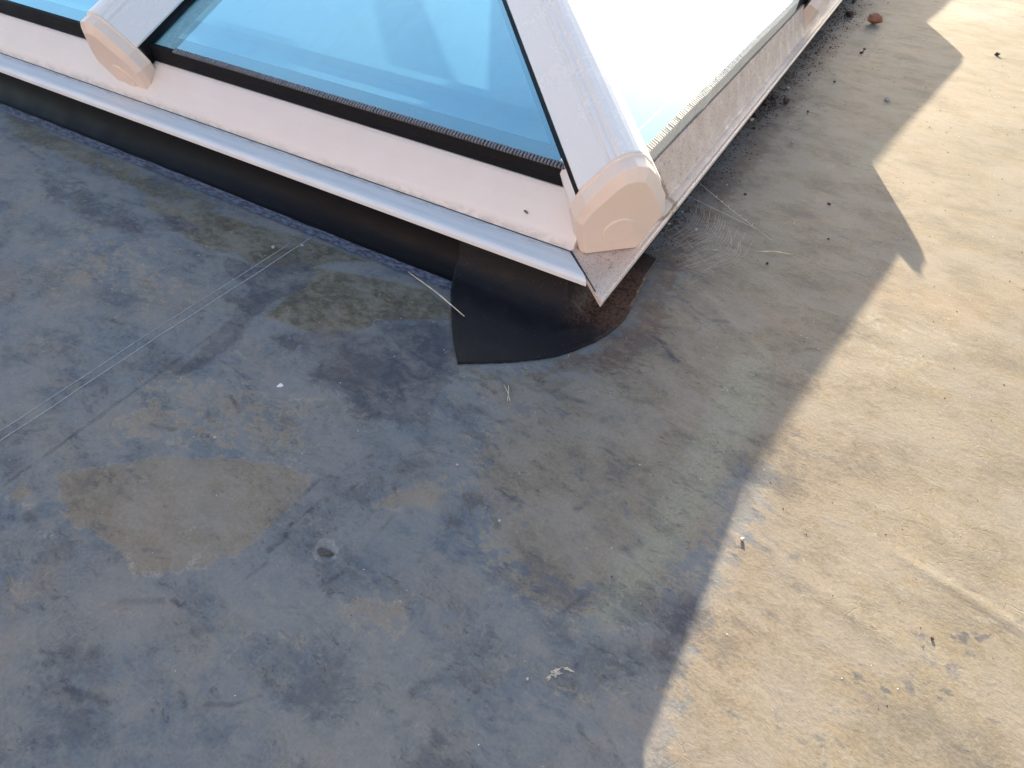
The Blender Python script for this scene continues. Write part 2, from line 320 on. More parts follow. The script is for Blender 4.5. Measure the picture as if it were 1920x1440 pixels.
# ------------------------------------------------------------------ flat roof (setting)
STAINS_LIGHT = {'tan': [([(-1.093, 0.164), (-0.963, 0.298), (-0.805, 0.389), (-0.678, 0.422), (-0.656, 0.376), (-0.66, 0.292), (-0.667, 0.224), (-0.697, 0.18), (-0.781, 0.11), (-0.832, 0.129), (-0.894, 0.128), (-0.972, 0.113)], 1.0, 0.02), ([(-1.221, 0.414), (-1.054, 0.541), (-0.811, 0.595), (-0.696, 0.456), (-0.815, 0.398), (-0.968, 0.303), (-1.079, 0.25)], 0.45, 0.06), ([(-0.567, 0.829), (-0.277, 1.1), (0.011, 1.538), (0.137, 1.079), (0.075, 0.873), (0.065, 0.661), (0.017, 0.516), (-0.08, 0.447), (-0.206, 0.413), (-0.336, 0.478), (-0.438, 0.556), (-0.442, 0.681)], 0.65, 0.08), ([(-0.539, 0.449), (-0.473, 0.533), (-0.399, 0.536), (-0.43, 0.474), (-0.524, 0.416)], 0.6, 0.02), ([(-0.473, 0.284), (-0.34, 0.32), (-0.317, 0.261), (-0.382, 0.232), (-0.456, 0.239)], 0.55, 0.04), ([(-0.579, 0.123), (-0.489, 0.198), (-0.351, 0.221), (-0.386, 0.162), (-0.524, 0.106)], 0.4, 0.04), ([(-0.993, 0.001), (-0.92, 0.022), (-0.85, -0.012), (-0.9, -0.052)], 0.45, 0.03), ([(-1.126, 0.086), (-1.124, 0.115), (-1.094, 0.119), (-1.095, 0.098)], 0.9, 0.006), ([(-2.063, 0.767), (-1.607, 0.851), (-1.301, 0.689), (-1.374, 0.54), (-1.659, 0.457)], 0.35, 0.08), ([(-0.811, 4.615), (-0.062, 5.205), (0.451, 4.12), (0.213, 3.358), (0.178, 2.185), (0.319, 1.855), (0.141, 1.514), (0.1, 1.252), (-0.028, 1.405), (-0.213, 1.393), (-0.413, 1.504), (-0.395, 2.107)], 0.7, 0.12), ([(0.141, 1.514), (0.328, 1.924), (0.195, 2.659), (0.278, 3.722), (1.673, 5.692), (0.998, 0.722), (0.117, 0.199), (0.099, 0.418), (0.108, 0.751)], 1.0, 0.08), ([(-0.119, 0.332), (0.046, 0.442), (0.042, 0.34), (-0.082, 0.282)], 0.4, 0.05)], 'dark': [([(-1.401, 0.855), (-1.295, 0.863), (-1.222, 0.911), (-1.152, 0.941), (-1.111, 0.867), (-1.148, 0.761), (-1.105, 0.618), (-1.095, 0.515), (-1.131, 0.471), (-1.173, 0.645), (-1.233, 0.787), (-1.348, 0.799)], 0.9, 0.015), ([(-1.055, 0.672), (-0.972, 0.769), (-0.851, 0.827), (-0.877, 0.859), (-0.826, 0.88), (-0.728, 0.975), (-0.608, 0.824), (-0.555, 0.645), (-0.67, 0.591), (-0.771, 0.62), (-0.874, 0.594), (-0.892, 0.665)], 0.8, 0.03), ([(-2.422, 0.916), (-1.96, 0.875), (-1.771, 0.886), (-1.692, 0.919), (-1.542, 0.911), (-1.607, 0.851), (-1.758, 0.751), (-2.089, 0.749)], 0.55, 0.03), ([(-1.771, 0.886), (-1.692, 0.919), (-1.551, 0.923), (-1.604, 0.867)], 0.6, 0.01), ([(-0.54, 0.846), (-0.478, 0.875), (-0.407, 0.849), (-0.363, 0.897), (-0.28, 0.891), (-0.295, 0.79), (-0.378, 0.704), (-0.447, 0.731)], 0.4, 0.03), ([(-0.42, 0.567), (-0.329, 0.623), (-0.257, 0.581), (-0.288, 0.495), (-0.386, 0.447)], 0.45, 0.03), ([(-0.668, 0.274), (-0.651, 0.423), (-0.612, 0.645), (-0.555, 0.645), (-0.567, 0.39), (-0.557, 0.268), (-0.629, 0.189), (-0.728, 0.117), (-0.667, 0.2)], 0.4, 0.04), ([(-0.772, 0.068), (-0.61, 0.161), (-0.607, 0.147), (-0.76, 0.059)], 0.5, 0.012), ([(-0.509, 0.297), (-0.501, 0.403), (-0.46, 0.415), (-0.464, 0.301), (-0.447, 0.203), (-0.406, 0.113), (-0.476, 0.185)], 0.35, 0.02), ([(0.015, 0.548), (0.086, 0.625), (0.104, 0.537), (0.081, 0.444), (0.024, 0.428)], 0.6, 0.04), ([(-0.259, 0.239), (-0.039, 0.362), (0.039, 0.391), (-0.029, 0.341), (-0.233, 0.231)], 0.4, 0.02), ([(-0.254, 0.179), (-0.089, 0.278), (0.086, 0.383), (0.106, 0.306), (-0.246, 0.095)], 0.3, 0.06), ([(-0.266, 1.372), (-0.244, 1.395), (-0.151, 1.339), (-0.094, 1.363), (-0.11, 1.297), (-0.183, 1.305)], 0.42, 0.012), ([(-0.258, 1.195), (-0.213, 1.188), (-0.153, 1.135), (-0.168, 1.103), (-0.212, 1.13)], 0.42, 0.012), ([(-0.094, 1.363), (0.082, 1.341), (0.16, 1.334), (0.077, 1.303), (-0.047, 1.318)], 0.4, 0.03), ([(-0.073, 3.155), (0.049, 3.065), (0.102, 2.94), (0.048, 2.914)], 0.35, 0.04), ([(0.233, 0.626), (0.345, 0.683), (0.501, 0.811), (0.55, 0.69), (0.414, 0.49), (0.199, 0.361), (0.135, 0.44), (0.249, 0.555)], 0.32, 0.08), ([(0.428, 0.498), (0.476, 0.645), (0.565, 0.746), (0.564, 0.58)], 0.25, 0.06), ([(0.487, 0.749), (0.566, 0.845), (0.566, 0.828), (0.496, 0.744)], 0.6, 0.006)], 'olive': [([(-1.161, 0.951), (-0.993, 1.0), (-0.836, 1.031), (-0.731, 1.004), (-0.603, 0.827), (-0.719, 0.961), (-0.832, 0.888), (-0.884, 0.867), (-0.864, 0.843), (-0.912, 0.741), (-1.116, 0.731), (-1.127, 0.815)], 0.95, 0.015), ([(-1.613, 0.991), (-1.313, 1.045), (-1.042, 1.059), (-1.145, 0.976), (-1.168, 0.916), (-1.295, 0.863), (-1.387, 0.871), (-1.477, 0.837), (-1.893, 0.92)], 0.8, 0.02), ([(-2.88, 1.067), (-2.219, 1.055), (-1.623, 1.041), (-1.59, 0.932), (-1.705, 0.929), (-2.083, 0.961), (-2.672, 0.95)], 0.55, 0.02), ([(-0.624, 0.835), (-0.449, 0.925), (-0.342, 0.993), (-0.325, 0.901), (-0.527, 0.813)], 0.4, 0.02)], 'rust': [([(-0.349, 1.101), (-0.31, 1.25), (-0.354, 1.417), (-0.36, 1.538), (-0.371, 2.031), (-0.358, 2.882), (-0.355, 4.974), (-0.238, 5.066), (-0.26, 2.951), (-0.277, 2.094), (-0.28, 1.591), (-0.274, 1.353), (-0.217, 1.162), (-0.28, 1.011), (-0.432, 0.894), (-0.449, 0.925)], 0.8, 0.04), ([(-0.322, 1.242), (-0.309, 1.446), (-0.373, 1.667), (-0.417, 1.999), (-0.395, 2.593), (-0.447, 4.75), (-0.369, 4.666), (-0.322, 2.644), (-0.333, 1.968), (-0.312, 1.637), (-0.266, 1.415), (-0.284, 1.241)], 0.6, 0.02)], 'pale': [([(-0.559, 0.303), (-0.562, 0.327), (-0.54, 0.338), (-0.516, 0.329), (-0.507, 0.308), (-0.521, 0.29), (-0.54, 0.29)], 0.9, 0.004), ([(-0.881, 0.512), (-0.827, 0.546), (-0.746, 0.525), (-0.753, 0.47), (-0.841, 0.466)], 0.2, 0.03), ([(0.297, 0.895), (0.32, 0.902), (0.324, 0.871), (0.312, 0.825), (0.292, 0.8), (0.288, 0.862)], 0.4, 0.01), ([(0.036, 1.554), (0.416, 1.858), (0.573, 1.666), (0.442, 1.345), (0.223, 1.247)], 0.3, 0.1), ([(0.088, 5.323), (0.608, 5.732), (0.601, 4.881), (0.119, 4.904)], 0.7, 0.2)], 'light_streak': [([(-0.05, 1.199), (0.013, 1.262), (0.041, 1.092), (0.024, 0.888), (0.012, 0.745), (-0.012, 0.6), (-0.016, 0.505), (-0.06, 0.468), (-0.061, 0.57), (-0.04, 0.741), (-0.031, 0.92)], 1.0, 0.05), ([(0.015, 2.589), (0.075, 2.859), (0.134, 2.67), (0.113, 2.427), (0.035, 2.399)], 0.5, 0.04)]}
STROKES = [(-0.763, 0.066, -0.707, 0.101, 0.0055, 0.9), (-0.693, 0.111, -0.667, 0.116, 0.0043, 0.8), (-0.622, 0.154, -0.598, 0.144, 0.0042, 0.8), (-0.623, 0.263, -0.617, 0.29, 0.0064, 0.9), (-0.619, 0.289, -0.619, 0.304, 0.0043, 0.8), (-0.617, 0.202, -0.608, 0.242, 0.0042, 0.8), (-0.627, 0.319, -0.617, 0.386, 0.0032, 0.7), (-0.656, 0.369, -0.653, 0.422, 0.0044, 0.8), (-0.629, 0.46, -0.605, 0.529, 0.0045, 0.5), (-0.498, 0.258, -0.479, 0.304, 0.005, 0.8), (-0.481, 0.364, -0.478, 0.438, 0.0041, 0.7), (-0.469, 0.242, -0.476, 0.26, 0.005, 0.8), (-0.71, -0.061, -0.672, -0.051, 0.0043, 0.9), (-0.672, -0.051, -0.637, -0.041, 0.0053, 0.8), (-0.56, 0.025, -0.538, 0.012, 0.004, 0.9), (-0.514, 0.031, -0.483, 0.048, 0.004, 0.8), (-0.483, 0.048, -0.452, 0.082, 0.0029, 0.6), (-0.726, -0.011, -0.712, -0.007, 0.0076, 0.6), (-0.774, -0.05, -0.766, -0.05, 0.0089, 0.6), (-1.053, 0.083, -1.034, 0.081, 0.0102, 0.8), (-1.072, 0.064, -1.063, 0.067, 0.0065, 0.6), (-0.811, 0.148, -0.786, 0.162, 0.0046, 0.7), (-0.767, 0.233, -0.746, 0.239, 0.0079, 0.6), (-0.737, 0.231, -0.721, 0.235, 0.0056, 0.7), (-0.968, 0.242, -0.91, 0.24, 0.0037, 0.7), (-1.053, 0.342, -0.998, 0.358, 0.0066, 0.7), (-0.978, 0.489, -0.922, 0.468, 0.0052, 0.8), (-1.032, 0.484, -0.992, 0.471, 0.004, 0.6), (-0.514, 0.862, -0.456, 0.838, 0.0175, 0.7), (-0.522, 0.816, -0.483, 0.811, 0.0061, 0.8), (-0.419, 0.871, -0.341, 0.881, 0.0147, 0.7), (-0.341, 0.881, -0.28, 0.891, 0.0073, 0.7), (-0.511, 0.745, -0.432, 0.74, 0.0107, 0.5), (-0.239, 0.861, -0.228, 0.877, 0.0094, 0.7), (-0.307, 0.585, -0.288, 0.583, 0.0106, 0.8), (-0.19, 0.629, -0.178, 0.651, 0.0084, 0.7), (-0.39, 0.541, -0.389, 0.549, 0.0053, 0.7), (-0.077, 0.599, -0.056, 0.624, 0.0103, 0.6), (-0.122, 0.431, -0.096, 0.491, 0.0048, 0.7), (-0.05, 0.346, -0.032, 0.366, 0.0056, 0.4), (0.045, 0.456, 0.055, 0.452, 0.0116, 0.7), (0.059, 0.431, 0.093, 0.449, 0.0048, 0.5), (-0.263, 0.217, -0.23, 0.242, 0.0056, 0.6), (-0.258, 0.203, -0.257, 0.216, 0.0093, 0.6), (-0.243, 0.164, -0.234, 0.178, 0.0064, 0.6), (-0.194, 0.15, -0.19, 0.164, 0.0054, 0.6), (0.017, 0.308, 0.057, 0.276, 0.0037, 0.7), (-0.003, 0.313, 0.017, 0.308, 0.0028, 0.7), (-0.02, 0.294, -0.006, 0.282, 0.0046, 0.7), (-0.383, 0.182, -0.367, 0.183, 0.0067, 0.6), (-0.178, 0.316, -0.171, 0.355, 0.0037, 0.5), (-0.367, 0.094, -0.358, 0.108, 0.0057, 0.5), (-1.536, 0.32, -1.508, 0.316, 0.0131, 0.5), (-1.48, 0.312, -1.36, 0.326, 0.0048, 0.5), (-1.508, 0.406, -1.457, 0.427, 0.0082, 0.5), (-1.423, 0.508, -1.383, 0.517, 0.008, 0.8), (-1.746, 0.66, -1.68, 0.672, 0.0056, 0.6), (-1.539, 0.645, -1.467, 0.663, 0.0051, 0.6), (-1.458, 0.641, -1.432, 0.645, 0.0066, 0.6), (-1.206, 0.531, -1.182, 0.534, 0.0087, 0.4), (-1.741, 0.457, -1.684, 0.428, 0.0054, 0.6), (-1.463, 0.458, -1.399, 0.429, 0.0048, 0.5), (-1.479, 0.82, -1.432, 0.835, 0.0173, 0.6), (-2.008, 0.62, -1.944, 0.628, 0.0082, 0.4), (-1.838, 0.898, -1.81, 0.905, 0.01, 0.8), (-1.758, 1.011, -1.71, 1.023, 0.01, 0.6), (-1.525, 0.905, -1.494, 0.908, 0.009, 0.5), (-2.631, 0.936, -2.592, 0.941, 0.0078, 0.7), (-2.51, 0.931, -2.356, 0.913, 0.0101, 0.7), (-2.181, 0.895, -2.068, 0.885, 0.0113, 0.7), (-1.988, 0.876, -1.838, 0.898, 0.0105, 0.6), (-2.03, 0.713, -1.967, 0.773, 0.0084, 0.4), (-1.586, 1.009, -1.456, 1.058, 0.0075, 0.4), (-0.263, 1.372, -0.219, 1.367, 0.0045, 0.9), (-0.208, 1.355, -0.148, 1.328, 0.0045, 0.9), (-0.148, 1.328, -0.103, 1.344, 0.0074, 0.9), (-0.124, 1.323, -0.096, 1.299, 0.0044, 0.8), (-0.264, 1.191, -0.215, 1.175, 0.0042, 0.9), (-0.212, 1.165, -0.164, 1.128, 0.0082, 0.9), (0.076, 0.851, 0.104, 0.825, 0.0035, 0.7), (0.028, 0.829, 0.053, 0.837, 0.0046, 0.6), (0.069, 1.001, 0.081, 0.999, 0.0075, 0.6), (0.077, 0.62, 0.105, 0.625, 0.0083, 0.5), (0.065, 0.89, 0.077, 0.867, 0.0035, 0.6), (-0.257, 3.099, -0.126, 2.942, 0.0115, 0.6), (-0.126, 2.942, -0.03, 2.879, 0.0137, 0.5), (-0.203, 3.992, -0.062, 3.744, 0.0145, 0.6), (-0.11, 3.904, -0.075, 4.371, 0.0107, 0.5)]
SCUFFS = [(-0.951, 0.23, -0.935, 0.247, 0.0062, 0.6), (-1.027, 0.22, -1.034, 0.231, 0.0064, 0.5), (-0.787, 0.207, -0.751, 0.243, 0.0057, 0.6), (-0.718, 0.169, -0.719, 0.187, 0.0077, 0.8), (-0.789, 0.111, -0.746, 0.131, 0.0056, 0.8), (-0.826, 0.127, -0.802, 0.118, 0.0069, 0.8), (-0.691, 0.18, -0.678, 0.192, 0.0043, 0.5), (-1.084, 0.091, -1.061, 0.098, 0.0052, 0.8), (-0.995, 0.073, -0.974, 0.079, 0.01, 0.6), (-1.136, 0.082, -1.116, 0.085, 0.0053, 0.7), (-0.763, 0.047, -0.709, 0.072, 0.0055, 0.5), (-0.783, 0.41, -0.722, 0.437, 0.0035, 0.6), (-0.856, 0.551, -0.813, 0.58, 0.0038, 0.6), (-0.83, 0.573, -0.801, 0.601, 0.0038, 0.3), (-1.083, 0.598, -1.012, 0.589, 0.0042, 0.5), (-0.206, 0.221, -0.191, 0.243, 0.0018, 0.6), (-0.476, 0.908, -0.418, 0.882, 0.0025, 0.5), (0.054, 1.181, 0.081, 1.118, 0.0041, 0.3), (-0.118, 0.413, -0.08, 0.447, 0.0038, 0.3), (-0.021, 0.467, -0.004, 0.472, 0.0039, 0.6), (-0.003, 0.483, 0.019, 0.498, 0.0029, 0.5), (-0.039, 1.419, -0.018, 1.42, 0.0046, 0.8), (0.113, 1.25, 0.125, 1.255, 0.0042, 0.8), (0.16, 0.561, 0.197, 0.593, 0.0041, 0.5), (0.206, 0.67, 0.238, 0.689, 0.0032, 0.6), (0.303, 0.858, 0.318, 0.881, 0.006, 0.5), (0.292, 0.8, 0.302, 0.794, 0.0046, 0.5), (0.35, 0.781, 0.384, 0.785, 0.0046, 0.5), (0.335, 0.688, 0.377, 0.693, 0.0033, 0.6), (0.394, 0.692, 0.427, 0.682, 0.0034, 0.6), (0.51, 0.8, 0.522, 0.8, 0.0061, 0.8), (0.494, 0.795, 0.502, 0.795, 0.0072, 0.6), (0.179, 1.368, 0.239, 1.477, 0.009, 0.3), (0.178, 1.537, 0.281, 1.553, 0.013, 0.3), (0.239, 1.477, 0.305, 1.568, 0.0063, 0.4), (0.205, 0.759, 0.218, 0.742, 0.0045, 0.5), (0.103, 0.569, 0.145, 0.616, 0.0041, 0.4), (0.308, 0.5, 0.335, 0.525, 0.0051, 0.4), (0.234, 0.508, 0.257, 0.513, 0.004, 0.4), (0.437, 0.659, 0.475, 0.663, 0.0045, 0.4)]
def poly_field(X, Y, P, soft):
    P = np.array(P); n = len(P); d2 = np.full(X.shape, 1e9); ins = np.zeros(X.shape, bool)
    for i in range(n):
        a = P[i]; c = P[(i + 1) % n]; e = c - a; wx = X - a[0]; wy = Y - a[1]
        t = np.clip((wx * e[0] + wy * e[1]) / (e @ e + 1e-12), 0, 1)
        d2 = np.minimum(d2, (wx - e[0] * t) ** 2 + (wy - e[1] * t) ** 2)
        cr = ((a[1] > Y) != (c[1] > Y)) & (X < (c[0] - a[0]) * (Y - a[1]) / (c[1] - a[1] + 1e-12) + a[0])
        ins ^= cr
    d = np.sqrt(d2) * np.where(ins, 1, -1)
    return np.clip(.5 + d / (2 * soft), 0, 1)
def axis(a, b, lo, hi, step, grow):
    v = list(np.arange(a, b, step)); s = step
    while v[-1] < hi: s *= grow; v.append(v[-1] + s)
    s = step; L = []; q = a
    while q > lo: s *= grow; q -= s; L.append(q)
    return np.array(L[::-1] + v)
xs = axis(-1.6, .72, -40, 40, .006, 1.05); ys = axis(-.32, 1.35, -30, 60, .006, 1.03)
GX, GY = np.meshgrid(xs, ys); NX, NY = len(xs), len(ys)
def ground_z(X, Y):
    Z = np.zeros(X.shape)
    Z += .0022 * np.sin(X * 2.3 + Y * 1.1) * np.sin(Y * 1.7 - X * .6)
    Z += .0009 * np.sin(X * 7.1 - Y * 4.3 + 1.3 * np.sin(Y * 3))
    # fastener bulge with its dimple
    r = np.hypot((X + .533) / 1.0, (Y - .309) / 1.0); Z += .0055 * np.exp(-(r / .030) ** 2)
    # lap of the membrane: thin sheet edge along x = -1.16, upper sheet to the west
    sx = -1.13 - .045 * np.clip(Y, 0, 1.2); Z += .0016 / (1 + np.exp((X - sx) / .004)) * (Y < 1.3)
    # long low wrinkles
    def ridge(p, q, h, w):
        p = np.array(p); q = np.array(q); e = q - p; t = np.clip(((X - p[0]) * e[0] + (Y - p[1]) * e[1]) / (e @ e), 0, 1)
        d = np.hypot(X - p[0] - e[0] * t, Y - p[1] - e[1] * t); return h * np.exp(-(d / w) ** 2) * (1 - np.abs(2 * t - 1) ** 4)
    for a in (((.172, 1.70), (.13, 1.2), .0007, .006), ((.33, .86), (.62, .80), .0014, .012), ((-.30, 1.50), (.12, 1.18), .0020, .02),
              ((-.25, 1.33), (-.12, 1.1), .0016, .012), ((-.1, .26), (.1, .30), .0015, .012), ((.12, .74), (.4, .66), .0008, .02), ((-.62, .62), (-.50, .50), .0012, .012),
              ((-.22, .82), (-.1, .98), .0012, .01), ((-.9, .62), (-.7, .70), .0012, .012), ((-.6, .35), (-.5, .50), .0016, .01),
              ((.0, 2.0), (.25, 1.95), .0015, .02), ((-.28, 4.3), (.15, 3.9), .004, .04), ((.15, 5.6), (1.3, 4.9), .01, .05), ((.5, 5.2), (1.7, 4.4), .006, .05),
              ((-.3, 3.6), (0, 3.1), .003, .03), ((-.2, 2.55), (.05, 2.3), .002, .02)):
        Z += ridge(*a)
    return Z
GZ = ground_z(GX, GY)
hole = (GX > XW + .1) & (GX < -.62) & (GY > 1.45) & (GY < YN - .1)
idx = np.arange(NX * NY).reshape(NY, NX)
q = np.stack([idx[:-1, :-1], idx[:-1, 1:], idx[1:, 1:], idx[1:, :-1]], -1)
keep = ~(hole[:-1, :-1] & hole[:-1, 1:] & hole[1:, 1:] & hole[1:, :-1])
fq = q[keep]
me = bpy.data.meshes.new('flat_roof')
me.vertices.add(NX * NY); me.vertices.foreach_set('co', np.stack([GX, GY, GZ], -1).ravel())
me.loops.add(len(fq) * 4); me.loops.foreach_set('vertex_index', fq.ravel())
me.polygons.add(len(fq)); me.polygons.foreach_set('loop_start', np.arange(len(fq)) * 4)
me.polygons.foreach_set('use_smooth', np.ones(len(fq), bool)); me.update(calc_edges=True)
CZ = [[(-0.53, 0.962), (-0.36, 1.094), (-0.293, 1.209), (-0.167, 1.217), (-0.107, 1.079), (-0.202, 0.921), (-0.407, 0.849)], [(-0.313, 1.414), (-0.228, 1.439), (-0.07, 1.404), (-0.041, 1.298), (-0.133, 1.239), (-0.242, 1.267)], [(-0.226, 4.14), (-0.062, 4.631), (-0.006, 3.692), (-0.154, 3.677)]]
STAINS_LIGHT['dark'] += [([(-.552, .312), (-.535, .326), (-.512, .322), (-.515, .306), (-.538, .294)], .8, .006), ([(-1.285, -.4), (-1.30, 1.03), (-1.18, 1.03), (-1.135, -.4)], .33, .02), ([(-1.142, -.4), (-1.186, 1.0), (-1.176, 1.0), (-1.132, -.4)], .7, .006), ([(-1.117, -.1), (-1.145, .5), (-1.140, .5), (-1.112, -.1)], .5, .004)]
fields = {}
for k, L in STAINS_LIGHT.items():
    F = np.zeros(GX.shape)
    for P, st, so in L:
        F = np.maximum(F, poly_field(GX, GY, P, so) * st)
    fields[k] = F
def stroke_field(L):
    F = np.zeros(GX.shape)
    for (x0, y0, x1, y1, w, s_) in L:
        m = (GX > min(x0, x1) - .08) & (GX < max(x0, x1) + .08) & (GY > min(y0, y1) - .08) & (GY < max(y0, y1) + .08)
        X, Y = GX[m], GY[m]; ex, ey = x1 - x0, y1 - y0
        t = np.clip(((X - x0) * ex + (Y - y0) * ey) / (ex * ex + ey * ey + 1e-9), 0, 1)
        d = np.hypot(X - x0 - ex * t, Y - y0 - ey * t)
        F[m] = np.maximum(F[m], s_ * np.clip(1.15 - d / (w * 1.25 + .002), 0, 1))
    return F
fields['tan'] = np.maximum(fields['tan'], .75 * np.clip((GX + .45) / .25, 0, 1) * np.clip((GY - .75) / .25, 0, 1)); fields['rust'] = np.maximum(fields['rust'], .55 * np.exp(-((GX + .36) / .10) ** 2) * np.clip((GY - 1.15) / .2, 0, 1))
fields['stroke'] = stroke_field(STROKES); fields['scuff'] = stroke_field(SCUFFS); fields['sun_tone'] = np.zeros(GX.shape); fields['crackzone'] = np.zeros(GX.shape)
for P_ in CZ: fields['crackzone'] = np.maximum(fields['crackzone'], poly_field(GX, GY, P_, .03))
far = np.clip((GX - .25) / .15, 0, 1) ; fields['tan'] = np.maximum(fields['tan'], far * .9); fields['sun_tone'] = np.clip((GX - .09 + .05 * np.sin(GY * 5)) / .30, 0, 1)
for nm, ks in (('stain_a', ('tan', 'dark', 'olive')), ('stain_light_b', ('rust', 'pale', 'light_streak')), ('stain_light_c', ('stroke', 'scuff', 'sun_tone')), ('stain_d', ('crackzone',) * 3)):
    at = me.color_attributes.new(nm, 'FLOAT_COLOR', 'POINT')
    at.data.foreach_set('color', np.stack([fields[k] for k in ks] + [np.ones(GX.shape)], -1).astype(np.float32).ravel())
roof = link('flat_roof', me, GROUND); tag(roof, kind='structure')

SEAL = simple('pale_seam_bead', (.27, .29, .32), .5, .15, 90)
def seam(x0, y0, x1, y1, r):
    pts = []
    for i in range(90):
        t = i / 89; x = x0 + (x1 - x0) * t + .0016 * math.sin(t * 17 + x0 * 40) + .0008 * math.sin(t * 53); y = y0 + (y1 - y0) * t
        pts.append((x, y, float(ground_z(np.array(x), np.array(y))) + .0003))
    tube('seam_bead', pts, r, SEAL, roof)
seam(-1.262, -.6, -1.271, 1.072, .0015); seam(-1.283, -.6, -1.301, 1.0, .0013)

# fastener head pressing through the membrane
BOLT = simple('dark_worn_rubber', (.045, .05, .055), .45, .3, 300)
fx, fy = -.533, .309; vs, fs = [], []
prof = [(.0, .0075), (.005, .0078), (.008, .0062), (.0095, .003), (.0105, .0)]
zb = float(ground_z(np.array(fx), np.array(fy))) - .0008
for (r, z) in prof[1:]:
    for k in range(20):
        a = 2 * math.pi * k / 20; w_ = 1 + .22 * math.sin(a * 2 + .6) + .12 * math.sin(a * 3); vs.append((fx + r * w_ * math.cos(a) * 1.3, fy + r * w_ * math.sin(a) * .85, zb + z * (1 + .3 * math.sin(a + 1))))
vs.append((fx, fy, zb + .0068)); nr = len(prof) - 1
for i in range(nr - 1):
    for k in range(20): fs.append((i * 20 + k, i * 20 + (k + 1) % 20, (i + 1) * 20 + (k + 1) % 20, (i + 1) * 20 + k))
for k in range(20): fs.append((k, (k + 1) % 20, len(vs) - 1))
tag(mesh('screw_head', vs, fs, BOLT, None, True), 'dark round screw head poking up through the grey roof rubber, in a pale ring', 'screw')

# ------------------------------------------------------------------ flashing
def cove(e):                      # height of the membrane at distance e outside the upstand
    P = [(-1, .122), (0, .122), (.003, .100), (.009, .070), (.020, .040), (.035, .019), (.055, .0065), (.075, .0028), (.1, .0022), (9, .0022)]
    for (a, z0), (c, z1) in zip(P, P[1:]):
        if e <= c: return z0 + (z1 - z0) * (e - a) / (c - a)
XU, YU = -.492, 1.166
flash = empty('rubber_flashing', (XU, YU, 0))
tag(flash, 'black rubber flashing skirt coved down from the roof lantern kerb onto the roof', 'flashing')
def fl_obj(name, verts, faces, mat, smooth=True):
    o = mesh(name, verts, faces, mat, flash, smooth); o.location = (-XU, -YU, 0); return o
def skirt(name, es, mat, x_from, x_to, lift=0.):
    vs, fs = [], []; n = 220
    for i in range(n + 1):
        x = x_from + (x_to - x_from) * i / n
        w = .0010 * math.sin(x * 5) + .0006 * math.sin(x * 31 + 2)
        for e in es:
            z = cove(e) + lift + (.0014 * noise.noise(Vector((x * 14, e * 60, 1))) if .004 < e < .095 else 0)
            vs.append((x, YU - e + (w * min(1, e / .05)), z + float(ground_z(np.array(x), np.array(YU - e))) * min(1, e / .05)))
    m = len(es)
    for i in range(n):
        for j in range(m - 1): fs.append((i * m + j, i * m + j + 1, (i + 1) * m + j + 1, (i + 1) * m + j))
    return fl_obj(name, vs, fs, mat)
skirt('upstand_skirt', [0, .002, .005, .009, .014, .02, .027, .035, .045, .055, .063, .0705], UPST, XW + .06, XU)
skirt('flange', [.0705, .078, .088, .099, .1045, .1055, .106], FLANGE, XW + .06, -.70, .0002)
# skirts of the other sides
vs, fs = [], []; es = [0, .003, .009, .02, .035, .055, .075, .085]; n = 60
for i in range(n + 1):
    y = YU + (YN + .1 - YU) * i / n
    for e in es: vs.append((XU + e, y, cove(e) + .0008))
for i in range(n):
    for j in range(len(es) - 1): fs.append((i * 8 + j, i * 8 + j + 1, (i + 1) * 8 + j + 1, (i + 1) * 8 + j))
b0 = len(vs)
for k in range(13):
    a = math.pi / 2 * k / 12
    for e in es: vs.append((XU + e * math.cos(a), YU - e * math.sin(a), cove(e) + .0008))
for i in range(12):
    for j in range(7): fs.append((b0 + i * 8 + j, b0 + i * 8 + j + 1, b0 + (i + 1) * 8 + j + 1, b0 + (i + 1) * 8 + j))
fl_obj('upstand_skirt', vs, fs, UPST)

# corner patch draped over kerb foot and roof
PP = [(-.607, .840), (-.645, .883), (-.686, .933), (-.735, 1.0), (-.776, 1.056), (-.800, 1.10), (-.812, 1.130), (-.818, 1.1655),
      (-.4925, 1.1655), (-.4925, 1.535), (-.43, 1.522), (-.362, 1.511), (-.357, 1.43), (-.349, 1.347), (-.340, 1.28), (-.335, 1.22), (-.338, 1.175),
      (-.350, 1.12), (-.367, 1.077), (-.392, 1.03), (-.423, .985), (-.460, .948), (-.503, .912), (-.555, .875)]
bp = []
for i in range(len(PP)):
    a = Vector(PP[i]); c = Vector(PP[(i + 1) % len(PP)]); L = (c - a).length; m = max(1, int(L / .006)); rag = .0022 if i >= 9 else .0012
    for k in range(m):
        p = a.lerp(c, k / m); 
        if not (7 <= i <= 9): p = p + Vector((noise.noise(Vector((p.x * 90, p.y * 90, 3))), noise.noise(Vector((p.x * 90, p.y * 90, 8))))) * rag
        bp.append(p)
nb = len(bp); X0 = [Vector((x, y)) for x in np.arange(-.815, -.335, .0075) for y in np.arange(.845, 1.56, .0075)]
for y in np.arange(1.17, 1.555, .0075):
    for e in (.0015, .003, .006): X0.append(Vector((XU + e, y)))
for x in np.arange(-.81, -.495, .0075):
    for e in (.0015, .003, .006): X0.append(Vector((x, YU - e)))
bpn = np.array([tuple(p) for p in bp])
inside = poly_field(np.array([p.x for p in X0]), np.array([p.y for p in X0]), bpn, .004)
pts = bp + [p for p, f in zip(X0, inside) if f > .95]
V2, E2, F2, *_ = delaunay_2d_cdt(pts, [(i, (i + 1) % nb) for i in range(nb)], [list(range(nb))], 1, 1e-5)
